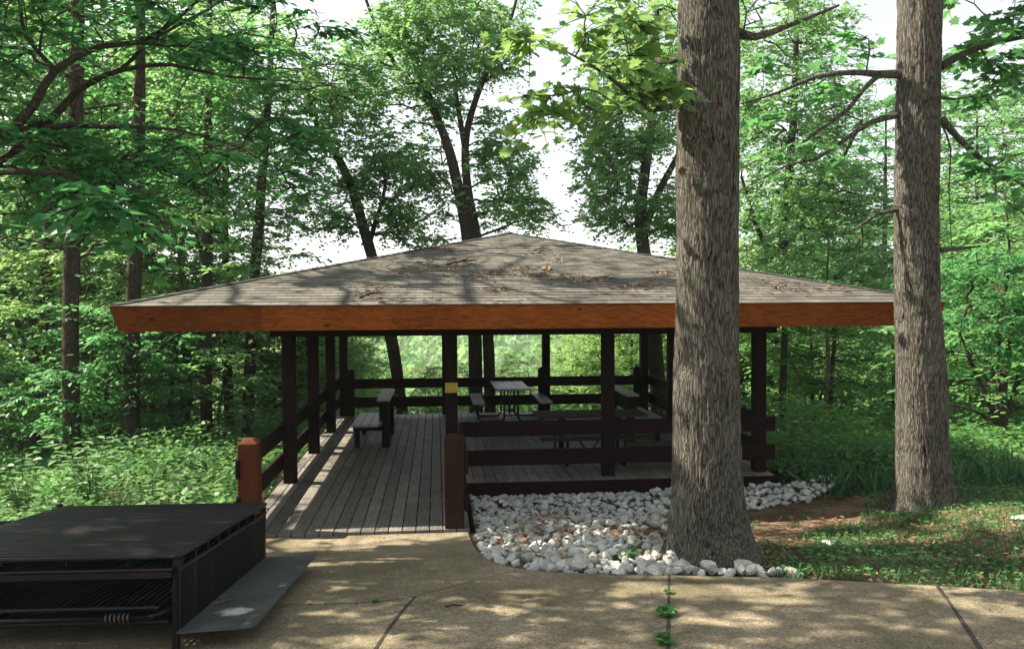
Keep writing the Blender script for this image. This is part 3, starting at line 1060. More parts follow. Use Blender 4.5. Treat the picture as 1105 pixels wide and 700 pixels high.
ga, gb_ = ongz(191, 683), ongz(286.6, 601.6)
gyaw = -math.atan2(gb_[0] - ga[0], gb_[1] - ga[1])
GL = np.linalg.norm(gb_ - ga); GW = 1.80; GH = 0.475
mid = 0.5 * (ga + gb_)
rotg = Matrix.Rotation(-math.atan(SLOPE), 4, 'X') @ Matrix.Rotation(gyaw, 4, 'Z')
ctr = Vector(mid) + rotg @ Vector((-GW / 2, 0, 0))
grill = thing('barbecue_grill', 'large black steel pit grill on the concrete with a wide barred cooking top', 'grill', ctr, rotg.to_euler())
hw, hl = GW / 2, GL / 2
mb = MB()
mb.box((hw - .01, -hl, 0), (hw, hl, GH - .09), .5)
mb.box((-hw, -hl, 0), (-hw + .01, hl, GH - .09), .5)
mb.box((-hw + .012, hl - .01, 0), (hw - .012, hl, GH - .09), .5)
mb.box((-hw + .012, -hl + .25, 0.004), (hw - .012, hl - .012, 0.02), .5)
mb.build('firebox', M['firebox'], grill)
# corner posts
for sx in (-1, 1):
    for sy in (-1, 1):
        mb = MB(); x0 = sx * (hw + .004); y0 = sy * (hl - .03)
        a, b = sorted((x0, x0 - sx * .04)); a2, b2 = (y0 - .02, y0 + .02)
        mb.box((a, a2, -GZ), (b + .002, b2, GH - .02), .5); mb.build('corner_post', M['grate'], grill, bevel=.003)
# cooking grate
mb = MB()
rim = [(-hw, -hl, GH), (hw - .02, -hl, GH), (hw, -hl + .02, GH), (hw, hl - .02, GH), (hw - .02, hl, GH), (-hw, hl, GH)]
mb.tube(rim, .016, 8, .5)
mb.tube([(-hw, hl, GH), (-hw, -hl, GH)], .016, 8, .5)
for y in np.arange(-hl + .08, hl - .03, .08):
    mb.tube([(-hw + .01, y, GH + rng.uniform(-.001, .001)), (hw - .01, y, GH + rng.uniform(-.001, .001))], .019, 8, rng.random(), cap=False)
for x in np.linspace(-hw + .3, hw - .3, 4):
    mb.box((x - .006, -hl + .01, GH - .04), (x + .006, hl - .01, GH - .014), .5)
mb.build('cooking_grate', M['grate'], grill, smooth=False)
mb = MB()
mb.box((-hw, -hl - .02, GH - .125), (hw - .03, -hl - .008, GH - .075), .5)
mb.tube([(-hw, -hl - .02, GH - .075), (hw - .02, -hl - .02, GH - .075)], .012, 8, .5)
mb.build('front_bar', M['grate'], grill)
mb = MB()
for y in np.linspace(-hl + .1, hl - .1, 9):
    mb.tube([(hw - .004, y, GH - .095), (hw - .004, y, GH - .012)], .008, 6, .5)
mb.tube([(hw - .004, -hl + .03, GH - .088), (hw - .004, hl - .03, GH - .088)], .012, 8, .5)
mb.build('side_rail', M['grate'], grill)
# lower fire grate, pulled a little forward
zg = GH - .27
mb = MB()
for x in np.arange(-hw + .05, hw - .04, .045):
    mb.tube([(x, -hl + .02, zg - .05), (x, hl - .1, zg)], .009, 6, rng.random(), cap=False)
mb.tube([(-hw + .03, -hl + .02, zg - .05), (hw - .12, -hl + .02, zg - .05)], .014, 8, .5)
mb.build('fire_grate', M['grate'], grill)
mb = MB()
pts = [(-hw + .1, -hl - .06, zg - .09), (hw - .16, -hl - .06, zg - .09)]
for a in np.linspace(0, 90, 7): pts.append((hw - .16 + .1 * math.sin(math.radians(a)), -hl - .06 + .1 - .1 * math.cos(math.radians(a)), zg - .09 + .03 * math.sin(math.radians(a))))
mb.tube(pts, .014, 8, .5)
hd = mb.build('handle', M['grate'], grill, smooth=True)
mb = MB()
th = np.linspace(0, 2 * math.pi * 6, 90)
mb.tube(np.stack([hw - .42 + th / th[-1] * .16, -hl - .06 + .026 * np.cos(th), zg - .09 + .026 * np.sin(th)], -1), .007, 6, .5)
mb.build('spring_grip', M['spring'], hd, smooth=True)
mb = MB()
for x in np.arange(-hw + .05, hw - .04, .045):
    mb.tube([(x, -hl + .0, .07), (x, hl - .1, .09)], .008, 6, rng.random(), cap=False)
mb.tube([(-hw + .03, -hl, .07), (hw - .05, -hl, .07)], .014, 8, .5)
mb.build('ash_grate', M['grate'], grill)
# plate on the ground along the right side
inv = (Matrix.Translation(ctr) @ rotg).inverted()
oA, oB = inv @ Vector(ongz(275, 677)), inv @ Vector(ongz(342, 599))
iF, iB = inv @ Vector(ongz(192, 684)), inv @ Vector(ongz(287, 602))
rc = [(hw + .003, iF.y), (oA.x - .06, oA.y - .02), (oA.x - .015, oA.y + .0), (oA.x, oA.y + .07), (oB.x, oB.y - .02), (oB.x - .02, oB.y), (hw + .003, iB.y - .01)]
nn_ = len(rc)
mb = MB()
mb.add([(x, y, .012) for x, y in rc] + [(x, y, .002) for x, y in rc], [tuple(range(nn_)), tuple(range(2 * nn_ - 1, nn_ - 1, -1))] + [(i, nn_ + i, nn_ + (i + 1) % nn_, (i + 1) % nn_) for i in range(nn_)], .5)
mb.build('hearth_plate', M['hearth'], grill)
ashp = inv @ Vector(ongz(254, 661))
ASH_NODE.inputs[1].default_value = (ashp.x, ashp.y, .012)
tp = ongz(234, 655)
mb = MB(); mb.tube([(0, 0, 0), (.06, .02, .01), (.12, .07, .008)], .007, 6, .6); mb.tube([(.05, .016, .008), (.03, .07, .012)], .006, 6, .6)
o = mb.build('twig', M['bark_pale']); o.location = (tp[0] - .04, tp[1], tp[2] + .022)
tag(o, 'small pale broken twig lying on the steel plate beside the grill', 'twig')
mb = MB(); mb.tube([(0, 0, 0), (.07, .01, .006), (.13, -.005, .004)], .006, 6, .2)
o = mb.build('twig', M['twig']); tp = onpad(480, 655); o.location = (tp[0], tp[1], tp[2] + .008)
tag(o, 'short dark twig lying alone on the open concrete', 'twig')
# knob at the far left of the grate
mb = MB(); mb.tube([(-hw - .25, hl - .75, GH), (-hw - .02, hl - .75, GH)], .02, 8, .5); mb.build('side_handle', M['grate'], grill)
mb = MB(); mb.tube([(-hw - .01, hl, GH - .01), (-hw - .01, hl, GH + .035)], .03, 8, .5); mb.build('hinge_knob', M['grate'], grill)

# ================================================================== ROCK BED
rock_meshes = []
for k in range(9):
    import bmesh
    bm = bmesh.new()
    bmesh.ops.create_icosphere(bm, subdivisions=2, radius=1)
    sc3 = np.array([1, rng.uniform(.65, .95), rng.uniform(.55, .85)])
    cuts = rng.normal(0, 1, (9, 3)); cuts /= np.linalg.norm(cuts, axis=1)[:, None]
    lim = rng.uniform(.5, .82, 9)
    for vtx in bm.verts:
        p = np.array(vtx.co)
        for c_, l_ in zip(cuts, lim):
            dd = p @ c_
            if dd > l_: p = p - c_ * (dd - l_)
        p = p * (1 + rng.normal(0, .025)) * sc3
        vtx.co = p
    me = bpy.data.meshes.new('rock'); bm.to_mesh(me); bm.free(); me.materials.append(M['rock'])
    rock_meshes.append(me)
eb = np.array([(e[0], e[1]) for e in edge])


def bed_front(x):
    return np.interp(x, eb[:, 0], eb[:, 1])


pts = []
tries = 0
t1c = onpad(765, 603)[:2]
ends = onz(885, 551, -0.2)
cand = []
while len(cand) < 1100 and tries < 40000:
    tries += 1
    x = rng.uniform(2.47, 7.75); y = rng.uniform(-4.8, -0.22)
    if x < 4.75:
        if y < bed_front(x) + 0.07: continue
        if x > 3.9 and -3.1 < y < -1.9 and rng.random() < .5: continue
        if x > 3.95 and y < -2.6 and y > -3.9 and rng.random() < .7: continue
    else:
        rim_y = -1.62 + 0.22 * (x - 4.75) + 0.0
        wid_ = -0.2 - 1.55 * np.sqrt(max(0, 1 - ((x - 4.75) / 2.95) ** 2))
        front_strip = x < 5.25 and y < bed_front(x) + .26 and y > bed_front(x) + 0.05
        if y < wid_ and not front_strip: continue
    if (x - t1c[0]) ** 2 + (y - t1c[1]) ** 2 < 0.36 ** 2 : continue
    near = y < -3.4
    r = rng.uniform(.036, .062) if not near else rng.uniform(.036, .068)
    if any((x - a) ** 2 + (y - b) ** 2 < (0.74 * (r + c_)) ** 2 for a, b, c_ in cand): continue
    cand.append((x, y, r))
for (u, v, r) in ((754, 603, .125), (800, 614, .07), (728, 606, .085), (737, 613, .075), (712, 613, .06), (816, 615, .06), (770, 614, .06), (784, 615, .055), (748, 614, .06)):
    p = onpad(u, v); cand.append((p[0], p[1], r))
cand.sort(key=lambda q: -q[2] / (q[1] + 11.55))
stuffV, stuffF, sn = [], [], 0
for idx, (x, y, r) in enumerate(cand):
    heap = (0.10 + .06 * (x > 4.9)) * math.exp(-((y + 0.75) / .55) ** 2)
    z = float(hgt(x, y)) + r * 0.28 + heap * rng.uniform(.3, 1)
    if y < -4: z = max(z, padz(y) - .02 + r * .1)
    if idx < 300:
        o = bpy.data.objects.new('rock', rock_meshes[idx % 9]); COL.objects.link(o)
        o.location = (x, y, z + rng.uniform(-.02, .05)); o.scale = (r * 1.35, r * 1.35, r * 1.35)
        o.rotation_euler = (rng.normal(0, .4), rng.normal(0, .4), rng.uniform(0, 6.28))
        if x > 4.75 and y > -2.2:
            tag(o, 'white rock in the heap to the right of the big trunk, along the deck edge', 'rock', 'white rocks right of the trunk')
        elif y < -2.75 or y < bed_front(x) + .5:
            tag(o, 'white rock in the front of the stone bed, by the rim of the concrete', 'rock', 'white rocks along the concrete rim')
        else:
            tag(o, 'white rock in the rear of the stone bed, close under the front deck skirt', 'rock', 'white rocks below the deck skirt')
    else:
        me = rock_meshes[idx % 9]
        vv = np.empty(len(me.vertices) * 3, np.float32); me.vertices.foreach_get('co', vv); vv = vv.reshape(-1, 3)
        a = rng.uniform(0, 6.28); R_ = np.array([[math.cos(a), -math.sin(a), 0], [math.sin(a), math.cos(a), 0], [0, 0, 1]])
        stuffV.append(vv @ R_.T * r * 1.15 + np.array([x, y, z]))
        stuffF.append(np.array([p.vertices[:] for p in me.polygons]) + sn); sn += len(vv)
# a bed of smaller stones between and under
for _ in range(2000):
    x = rng.uniform(2.45, 7.6); y = rng.uniform(-4.6, -0.24)
    if x < 4.75:
        if y < bed_front(x) + .05: continue
    elif y < -0.2 - 1.5 * np.sqrt(max(0, 1 - ((x - 4.75) / 2.9) ** 2)): continue
    if x > 3.8 and -3.9 < y < -2.2: continue
    r = rng.uniform(.025, .055); me = rock_meshes[int(rng.integers(9))]
    vv = np.empty(len(me.vertices) * 3, np.float32); me.vertices.foreach_get('co', vv); vv = vv.reshape(-1, 3)
    a = rng.uniform(0, 6.28); R_ = np.array([[math.cos(a), -math.sin(a), 0], [math.sin(a), math.cos(a), 0], [0, 0, 1]])
    stuffV.append(vv @ R_.T * r + np.array([x, y, float(hgt(x, y)) - .005]))
    stuffF.append(np.array([p.vertices[:] for p in me.polygons]) + sn); sn += len(vv)
if stuffV:
    Fv = np.concatenate(stuffF)
    me = mesh_np('stones', np.concatenate(stuffV), Fv.ravel(), np.arange(len(Fv)) * 3, np.full(len(Fv), 3), M['rock'])
    tag(obj('stones', me), 'smaller white stones filling the bed between the larger rocks', 'stones', kind='stuff')

# ================================================================== BIG TRUNKS
def bark_trunk(path, radii, sides, step, amp, cells, flare=None, seed=0):
    P, R = resample(path, radii, step)
    n = len(P)
    th = np.arange(sides) * 2 * math.pi / sides
    z = P[:, 2][:, None]
    uu = th[None, :] / (2 * math.pi) * 64            # table period keeps the seam closed
    def pn(fu, fz, off):
        fu = 64 / max(1, round(64 / fu)) if fu < 1 else round(fu)
        return vnoise(uu * fu, z * fz + off)
    warp = (pn(.25, 1.2, 3 + seed) - .5) * 3.0
    k = cells / 64.0
    u2 = th[None, :] / (2 * math.pi) * cells + warp
    def per(u, zz):
        # noise periodic over `cells`
        ui = np.floor(u); f = u - ui; f = f * f * (3 - 2 * f)
        zi = np.floor(zz); g = zz - zi; g = g * g * (3 - 2 * g)
        t = lambda a, b: _tab[(a.astype(int) % cells) % 64, (b.astype(int) + seed) % 64]
        return (t(ui, zi) * (1 - f) + t(ui + 1, zi) * f) * (1 - g) + (t(ui, zi + 1) * (1 - f) + t(ui + 1, zi + 1) * f) * g
    a = per(u2, z * 4.5 + 0 * u2)
    ridged = 1 - np.abs(2 * a - 1)
    d = amp * (ridged ** 0.7 - 0.5) + amp * .5 * (per(u2 * 2, z * 14 + 9 + 0 * u2) - .5) + .03 * (pn(.0625, .8, 17 + seed) - .5)
    Rr = R[:, None] + d
    if flare is not None:
        z0, hgt_, amt, lobes = flare
        f = np.exp(-np.maximum(0, z - z0) / hgt_)
        lob = sum(np.maximum(0, np.cos(th[None, :] - a_)) ** 6 * w_ for a_, w_ in lobes)
        Rr = Rr + amt * f * (0.27 + lob)
    V = np.stack([P[:, 0][:, None] + np.cos(th)[None] * Rr, P[:, 1][:, None] + np.sin(th)[None] * Rr, np.broadcast_to(z, Rr.shape)], -1)
    i = np.arange(n - 1)[:, None] * sides; j = np.arange(sides)[None, :]; jn = (j + 1) % sides
    Q = np.stack([i + j, i + jn, i + sides + jn, i + sides + j], -1).reshape(-1, 4)
    return V.reshape(-1, 3), Q


# foremost trunk
T1Y = onpad(765, 604)[1] + 0.12
k1 = (T1Y - CAM[1]) / F_PX


def tp1(u, v): return at(u, v, T1Y)


p1 = [tp1(766, 616), tp1(765, 590), tp1(763, 500), tp1(762, 400), tp1(763, 300), tp1(764, 100), tp1(763, -20), tp1(762, -250)]
r1 = np.array([78, 76, 72, 69.5, 67, 65, 63, 56]) * k1 / 2
tv1 = bark_trunk(p1, r1, 220, .018, .016, 46, (p1[0][2] + .06, .26, .21, [(-0.25, 1.0), (-1.15, .5), (-1.9, .6), (3.05, .65), (1.5, .6)]))
br1 = [[tp1(735, 112), at(700, 118, T1Y - .3), at(668, 92, T1Y - .4), at(640, 72, T1Y - .5), at(600, 50, T1Y - .55)],
       [tp1(790, 32), at(815, 40, T1Y), at(850, 28, T1Y + .1), at(905, 6, T1Y + .2)],
       [tp1(740, 60), at(712, 66, T1Y + .4), at(690, 40, T1Y + .8), at(670, -10, T1Y + 1.2)]]
b1r = [[.03, .024, .018, .012, .006], [.05, .035, .025, .012], [.035, .03, .02, .015]]
stems1 = [(np.array(b), np.array(r)) for b, r in zip(br1, b1r)]
tg1 = clumps([(650, 45, T1Y - .4, 48, 36, .6, 12), (655, 105, T1Y - .4, 62, 30, .6, 15), (598, 118, T1Y - .5, 34, 20, .4, 6), (562, 42, T1Y - .5, 22, 12, .3, 3), (700, 40, T1Y + .6, 36, 55, .6, 16), (650, 5, T1Y + .2, 30, 20, .6, 6), (830, 10, T1Y + .2, 60, 20, .5, 8)])
make_tree('oak_tree', 'nearest thick furrowed trunk, rising out of the white rocks in front of the pavilion', [(np.array(p1), r1)] + stems1, tg1, 'leaf_maple', leaf=.118, length=.42, twigs=5, per=5,
          bark='bark_oak', start=p1[-3][2] - 1.2, template=LOBED, twig_geo=True, trunk_custom=tv1, r_tip=.004, droop=.35, tilt=.6, up=.05)
# second trunk at the right
T2B = onz(998, 547, -0.13)
T2Y = -2.3
k2 = (T2Y - CAM[1]) / F_PX


def tp2(u, v, dy=0.0): return at(u, v, T2Y + dy)


p2 = [tp2(998, 562), tp2(997, 540), tp2(995, 490), tp2(993.5, 400), tp2(989.5, 310), tp2(990, 180), tp2(990.5, 100), tp2(992.5, 0), tp2(994, -200)]
r2 = np.array([62, 60, 56, 51, 46, 46, 46, 45, 40]) * k2 / 2
tv2 = bark_trunk(p2, r2, 200, .024, .018, 40, (p2[0][2] + .12, .22, .16, [(-0.5, .9), (-2.2, .6), (1.5, .5), (2.8, .5)]), 7)
br2 = [[tp2(970, 80), tp2(945, 80), tp2(922, 78), tp2(880, 83), tp2(840, 100, .2), tp2(800, 112, .3)],
       [tp2(950, 80), tp2(932, 96), tp2(915, 118), tp2(885, 140), tp2(852, 165, .1)],
       [tp2(970, 124), tp2(940, 132), tp2(910, 152), tp2(880, 172), tp2(850, 178, -.1), tp2(800, 205, -.1)],
       [tp2(970, 226), tp2(945, 232), tp2(925, 246), tp2(905, 252)],
       [tp2(1015, 72), tp2(1040, 58), tp2(1075, 46), tp2(1120, 38)],
       [tp2(1016, 128), tp2(1035, 150), tp2(1060, 172), tp2(1085, 188), tp2(1120, 210)],
       [tp2(1014, 270), tp2(1035, 268), tp2(1058, 266)],
       [tp2(1013, 105), tp2(1030, 107), tp2(1045, 105)],
       [tp2(930, 246), tp2(930, 262), tp2(924, 280)],
       [tp2(1014, 130), tp2(1026, 160), tp2(1024, 200), tp2(1028, 290)]]
b2r = [[.055, .042, .034, .026, .018, .01], [.032, .028, .024, .018, .008], [.04, .03, .024, .018, .012, .006], [.03, .022, .014, .006], [.05, .04, .03, .02], [.045, .035, .03, .022, .01],
       [.035, .022, .01], [.02, .014, .006], [.014, .010, .004], [.012, .010, .007, .004]]
stems2 = [(np.array(b), np.array(r)) for b, r in zip(br2, b2r)]
tg2 = clumps([(1075, 40, T2Y, 40, 30, .6, 14), (1070, 85, T2Y + .3, 40, 20, .6, 8), (1075, 165, T2Y - .2, 38, 30, .6, 12), (1095, 215, T2Y, 30, 20, .5, 7), (930, 55, T2Y + .3, 40, 12, .5, 5), (850, 100, T2Y + .2, 50, 40, .6, 10), (860, 175, T2Y, 40, 20, .5, 6), (1030, -30, T2Y, 70, 20, .8, 10)])
r_ = make_tree('oak_tree', 'furrowed trunk with crooked side branches at the right corner of the roof, behind grass', [(np.array(p2), r2)] + stems2, tg2, 'leaf_mid', leaf=.12, length=.5, twigs=5, per=6,
               bark='bark_oak', start=p2[-3][2] - .9, template=LOBED, twig_geo=True, trunk_custom=tv2, r_tip=.0045, droop=.25, tilt=.5)

# ================================================================== WOODLAND TREES BY HAND
def stem(px, y, wpx, ztop=True):
    """px: list of (u,v); wpx: widths in px"""
    k = (y - CAM[1]) / F_PX
    return np.array([at(u, v, y) for u, v in px]), np.array(wpx) * k / 2


# left, foreground: branches reach in from a trunk outside the picture
st = [(np.array([(-5.4, -3.6, -0.4), (-5.2, -3.5, 1.5), (-5.0, -3.3, 3.2), (-4.6, -3.0, 5.0), (-4.3, -2.8, 7.5), (-4.2, -2.7, 9.5)]), np.array([.17, .15, .14, .12, .09, .05]))]
YF = -2.4
st += [(np.array([(-5.05, -3.35, 2.9), at(-20, 160, YF - .6), at(60, 76, YF - .3), at(110, 50, YF), at(150, 46, YF), at(190, 22, YF + .2), at(235, -20, YF + .3)]), np.array([.10, .085, .06, .05, .042, .03, .02]) * .62),
       (np.array([(-4.95, -3.3, 3.3), at(10, 150, YF - .2), at(85, 97, YF), at(130, 76, YF + .2), at(185, 70, YF + .4), at(240, 82, YF + .6), at(345, 90, YF + .9)]), np.array([.09, .075, .055, .045, .034, .022, .008]) * .62),
       (np.array([(-5.1, -3.4, 2.2), at(-10, 180, YF - .4), at(50, 138, YF - .5), at(110, 137, YF - .3), at(190, 140, YF), at(260, 160, YF + .3)]), np.array([.08, .06, .05, .04, .02, .008]) * .62),
       (np.array([at(130, 76, YF + .2), at(170, 40, YF + .5), at(225, 10, YF + .8), at(270, -20, YF + 1)]), np.array([.035, .03, .022, .014]) * .62),
       (np.array([at(60, 76, YF - .3), at(28, 40, YF - .2), at(22, 8, YF), at(10, -30, YF)]), np.array([.04, .034, .026, .02]) * .62),
       (np.array([at(150, 46, YF), at(200, 50, YF + .2), at(260, 36, YF + .4), at(330, 50, YF + .6)]), np.array([.026, .02, .014, .006]) * .62)]
tg = clumps([(40, 40, YF - .2, 70, 50, 1.0, 20), (150, 20, YF, 80, 30, 1.0, 14), (270, 40, YF + .5, 70, 40, 1.0, 22), (330, 75, YF + .8, 50, 35, .8, 16), (20, 130, YF - .5, 60, 40, .9, 18), (90, 175, YF - .3, 80, 30, .8, 20),
             (200, 165, YF + .2, 80, 28, .8, 22), (290, 150, YF + .8, 60, 35, .7, 18), (310, 200, YF + .9, 40, 18, .5, 9), (40, 215, YF - .4, 60, 25, .7, 12), (120, 215, YF - .3, 60, 20, .6, 10), (-60, 100, YF, 60, 90, 1.0, 16), (350, 30, YF + 1, 40, 30, .6, 8)])
# the shading crown above the view is a separate tree, added below
make_tree('beech_tree', 'tree with dark crooked limbs spreading layered leaves across the upper left corner', st, tg, 'leaf_dark', leaf=.105, length=.62, twigs=7, per=9, bark='bark_mid', start=1.8, twig_geo=True, r_tip=.005, droop=.3, tilt=.3)

# unseen tree, added above the frame to shade concrete, grill and roof
pg = []
while len(pg) < 640:
    x, y, hh = rng.uniform(-1.8, 7.5), rng.uniform(-8.2, -1.9), rng.uniform(6.0, 10.5)
    if rng.random() < .45: x, y, hh = rng.uniform(-1.7, 8.4), rng.uniform(-1.7, 3.4), rng.uniform(8.5, 12.5)
    p = np.array([x + SUN[0] * hh, y + SUN[1] * hh, padz(y) * (y < -2.5) + hh])
    q = p - CAM
    if q[2] / max(.1, q @ np.array([_s, _c, 0])) < .42: continue
    pg.append(p)
st = [(np.array([(-8.6, -2.4, -1.0), (-8.4, -2.2, 2), (-8.0, -1.8, 5), (-7.2, -1.4, 8), (-6.0, -1.0, 10.5), (-5.6, -.8, 12.5)]), np.array([.26, .24, .21, .17, .12, .05]))]
make_tree('shade_tree', 'tall spreading tree added unseen left of the grill, outside the picture, so its crown shades the concrete', st, np.array(pg), 'leaf_mid', leaf=.17, length=.85, twigs=7, per=8, start=3.5)

# closest hanging leaves, lower part of the upper left corner
st = [(np.array([(-4.7, -5.6, -.3), (-4.4, -5.4, 1.6), (-3.9, -5.1, 3.0), at(20, 185, -5), at(75, 200, -5), at(140, 232, -5), at(170, 256, -5)]), np.array([.06, .05, .035, .02, .014, .008, .004]))]
tg = clumps([(135, 235, -5, 42, 20, .25, 8), (85, 212, -5, 40, 18, .3, 6), (160, 262, -5, 18, 10, .2, 2)])
make_tree('sapling', 'slender sapling bending in from the left with a drooping cluster of large dark leaves', st, tg, 'leaf_dark', leaf=.13, length=.32, twigs=4, per=5, bark='bark_mid', start=2.4, twig_geo=True, r_tip=.003, droop=.5, tilt=.4, wid=1.25)

# trees standing in the left woods
make_tree('woodland_tree', 'straight slim tree second from the left edge, rising bare behind the grill', [stem([(78, 530), (77, 450), (76, 380), (77, 300), (80, 220), (82, 120), (84, 0), (85, -160)], 4.0, [17, 16, 16, 16, 15, 14, 12, 8])],
          clumps([(80, 130, 4, 110, 70, 1.8, 26), (60, 20, 4, 150, 60, 2.0, 26), (30, 240, 4.5, 60, 40, 1.2, 12), (130, 250, 4.5, 50, 30, 1.2, 10), (70, 420, 3.9, 16, 70, .4, 9), (84, 330, 3.9, 16, 40, .4, 6)]), 'leaf_mid', leaf=.12, start=2.0)
make_tree('woodland_tree', 'crooked dark tree nearest the left edge, forking among the leaves', [stem([(40, 505), (36, 440), (40, 400), (33, 350), (44, 310), (52, 250), (50, 180)], 9.0, [11, 11, 11, 10, 9, 8, 5]), stem([(40, 400), (48, 360), (50, 320), (62, 270)], 9.0, [8, 7, 6, 4])],
          clumps([(40, 250, 9, 80, 70, 1.6, 26), (10, 330, 9, 60, 50, 1.5, 18)]), 'leaf_mid', leaf=.13, start=1.0)
make_tree('woodland_tree', 'dark trunk directly under the left corner of the roof, with one thin side branch', [stem([(142, 528), (142, 460), (142, 390), (144, 320), (147, 250), (150, 150), (152, 0), (152, -120)], 5.5, [17, 16, 15, 15, 14, 12, 9, 6]), stem([(142, 395), (168, 380), (190, 362), (215, 355)], 5.5, [4, 3.5, 3, 1.5])],
          clumps([(150, 190, 5.5, 70, 60, 1.5, 22), (190, 100, 6, 80, 60, 1.8, 22), (190, 260, 7, 50, 30, 1.0, 12), (150, 400, 5.4, 22, 60, .5, 7)]), 'leaf_mid', leaf=.12, start=2.2)
make_tree('woodland_tree', 'thin straight tree halfway between the roof corner and the railing post', [stem([(223, 525), (223, 460), (222, 390), (223, 320), (224, 240), (224, 170), (226, 60), (226, -60)], 8.0, [12.5, 12, 12, 11.5, 11, 9, 7, 4]), stem([(223, 300), (214, 260), (206, 235)], 8.0, [4, 3, 2])],
          clumps([(230, 130, 8, 60, 60, 1.6, 24), (245, 240, 8, 40, 40, 1.2, 12), (190, 60, 8, 70, 50, 1.6, 18)]), 'leaf_light', leaf=.13, start=2.5)
make_tree('woodland_tree', 'slim tree leaning slightly right just behind the left railing', [stem([(267, 500), (268, 450), (270, 390), (273, 320), (278, 260), (283, 190), (290, 100), (295, 0)], 9.0, [12, 12, 12, 11, 11, 9, 7, 5]), stem([(271, 390), (285, 388), (300, 392)], 9.0, [3, 2.5, 1.5])],
          clumps([(290, 120, 9, 55, 55, 1.6, 22), (300, 225, 9, 25, 25, .9, 4), (330, 110, 9, 40, 50, 1.5, 16), (270, 40, 9, 60, 40, 1.6, 14)]), 'leaf_light', leaf=.13, start=3.0)
# behind the pavilion
make_tree('woodland_tree', 'leaning tree behind the back railing, tilting left above the roof', [stem([(437, 470), (432, 430), (424, 375), (410, 310), (398, 265), (380, 205), (362, 165), (340, 130), (325, 60)], 10.0, [14, 13, 13, 12, 11.5, 10, 8, 6, 4]), stem([(398, 265), (405, 240), (413, 215), (416, 195)], 10.0, [6, 5, 4, 3])],
          clumps([(380, 170, 10, 55, 40, 1.8, 34), (430, 190, 10, 45, 30, 1.5, 22), (345, 235, 10, 40, 22, 1.2, 9), (440, 235, 10, 30, 18, 1.2, 10), (370, 90, 10, 50, 40, 1.8, 26), (400, 230, 10, 50, 26, 1.3, 14), (455, 262, 10, 25, 10, 1.0, 5)]), 'leaf_light', leaf=.105, length=.6, start=3.4, tilt=.8, elv=.6, per=11)
make_tree('woodland_tree', 'tall twin-stemmed tree directly behind the roof peak, forking high above it',
          [stem([(514, 470), (513, 400), (511, 330), (504, 256), (495, 205), (484, 160), (470, 122), (457, 88), (442, 48), (437, 0), (436, -80)], 9.5, [16, 15, 14, 13, 12, 10, 8, 6.5, 5, 4, 2.5]),
           stem([(529, 470), (528, 400), (524, 330), (514, 256), (505, 205), (502, 160), (508, 125), (520, 90), (533, 62), (545, 35), (556, 5), (566, -60)], 9.5, [13, 12.5, 12, 11, 9.5, 8, 7, 6, 5, 4, 3, 2]),
           stem([(470, 122), (452, 100), (430, 75), (410, 40), (395, 0)], 9.5, [7, 6, 5, 4, 3]), stem([(520, 90), (540, 78), (560, 70)], 9.5, [4, 3, 2]), stem([(502, 160), (495, 120), (492, 95)], 9.5, [7, 5, 3])],
          clumps([(425, 70, 9.5, 55, 60, 1.8, 46), (470, 30, 9.5, 60, 45, 1.8, 38), (530, 45, 9.5, 38, 45, 1.5, 26), (480, 95, 9.5, 40, 40, 1.4, 22), (455, 170, 10, 30, 40, 1.2, 12), (545, 180, 9.5, 40, 24, 1.2, 18), (555, 228, 9.5, 45, 20, 1.2, 20), (530, 140, 9.5, 22, 30, 1.0, 9), (480, 210, 9.5, 14, 26, .8, 5), (500, -20, 9.5, 90, 30, 2.0, 26)]), 'leaf_light', leaf=.105, length=.6, start=4.0, tilt=.8, elv=.6, per=11)
make_tree('woodland_tree', 'dark trunk behind the roof just left of the nearest big trunk', [stem([(714, 470), (710, 420), (706, 370), (700, 310), (694, 265), (691, 230), (697, 180), (704, 120), (708, 40), (710, -80)], 9.0, [19, 18, 17, 16, 15, 13, 11, 9, 7, 4]), stem([(694, 250), (712, 205), (735, 160), (760, 90)], 9.0, [9, 8, 6, 4])],
          clumps([(665, 165, 9, 48, 28, 1.4, 30), (660, 200, 9, 35, 20, 1.2, 14), (700, 120, 9, 70, 50, 1.8, 44), (720, 40, 9, 90, 55, 2.0, 46), (700, 235, 9, 40, 22, 1.3, 18), (740, 220, 9, 40, 40, 1.4, 24), (680, 85, 9, 60, 28, 1.5, 20), (650, 230, 9, 26, 14, 1.0, 8), (640, 130, 9, 26, 24, 1.0, 8)]), 'leaf_light', leaf=.105, length=.6, start=3.2, tilt=.8, elv=.6, per=11)
# between and behind the two big trunks
make_tree('woodland_tree', 'leafy tree filling the gap between the two big furrowed trunks', [stem([(838, 470), (838, 400), (840, 330), (845, 260), (852, 180), (858, 90), (860, -60)], 12.0, [12, 12, 11, 10, 9, 7, 4]), stem([(845, 270), (880, 220), (910, 170), (930, 130)], 12.0, [7, 6, 4, 3]), stem([(842, 300), (815, 240), (800, 190)], 12.0, [6, 5, 3])],
          clumps([(840, 215, 12, 60, 50, 2.0, 50), (900, 215, 12, 45, 50, 1.8, 34), (850, 110, 12, 60, 60, 2.0, 44), (905, 130, 12, 32, 30, 1.4, 14), (830, 30, 12, 60, 40, 2.0, 26), (880, 290, 12, 80, 30, 2.0, 36), (940, 290, 12, 40, 30, 1.4, 14), (935, 215, 12, 22, 50, 1.2, 12), (880, 30, 12, 40, 30, 1.4, 14), (810, 150, 12, 30, 60, 1.4, 18)]), 'leaf_light', leaf=.12, length=.7, start=2.5, tilt=.7, elv=.5, per=10)
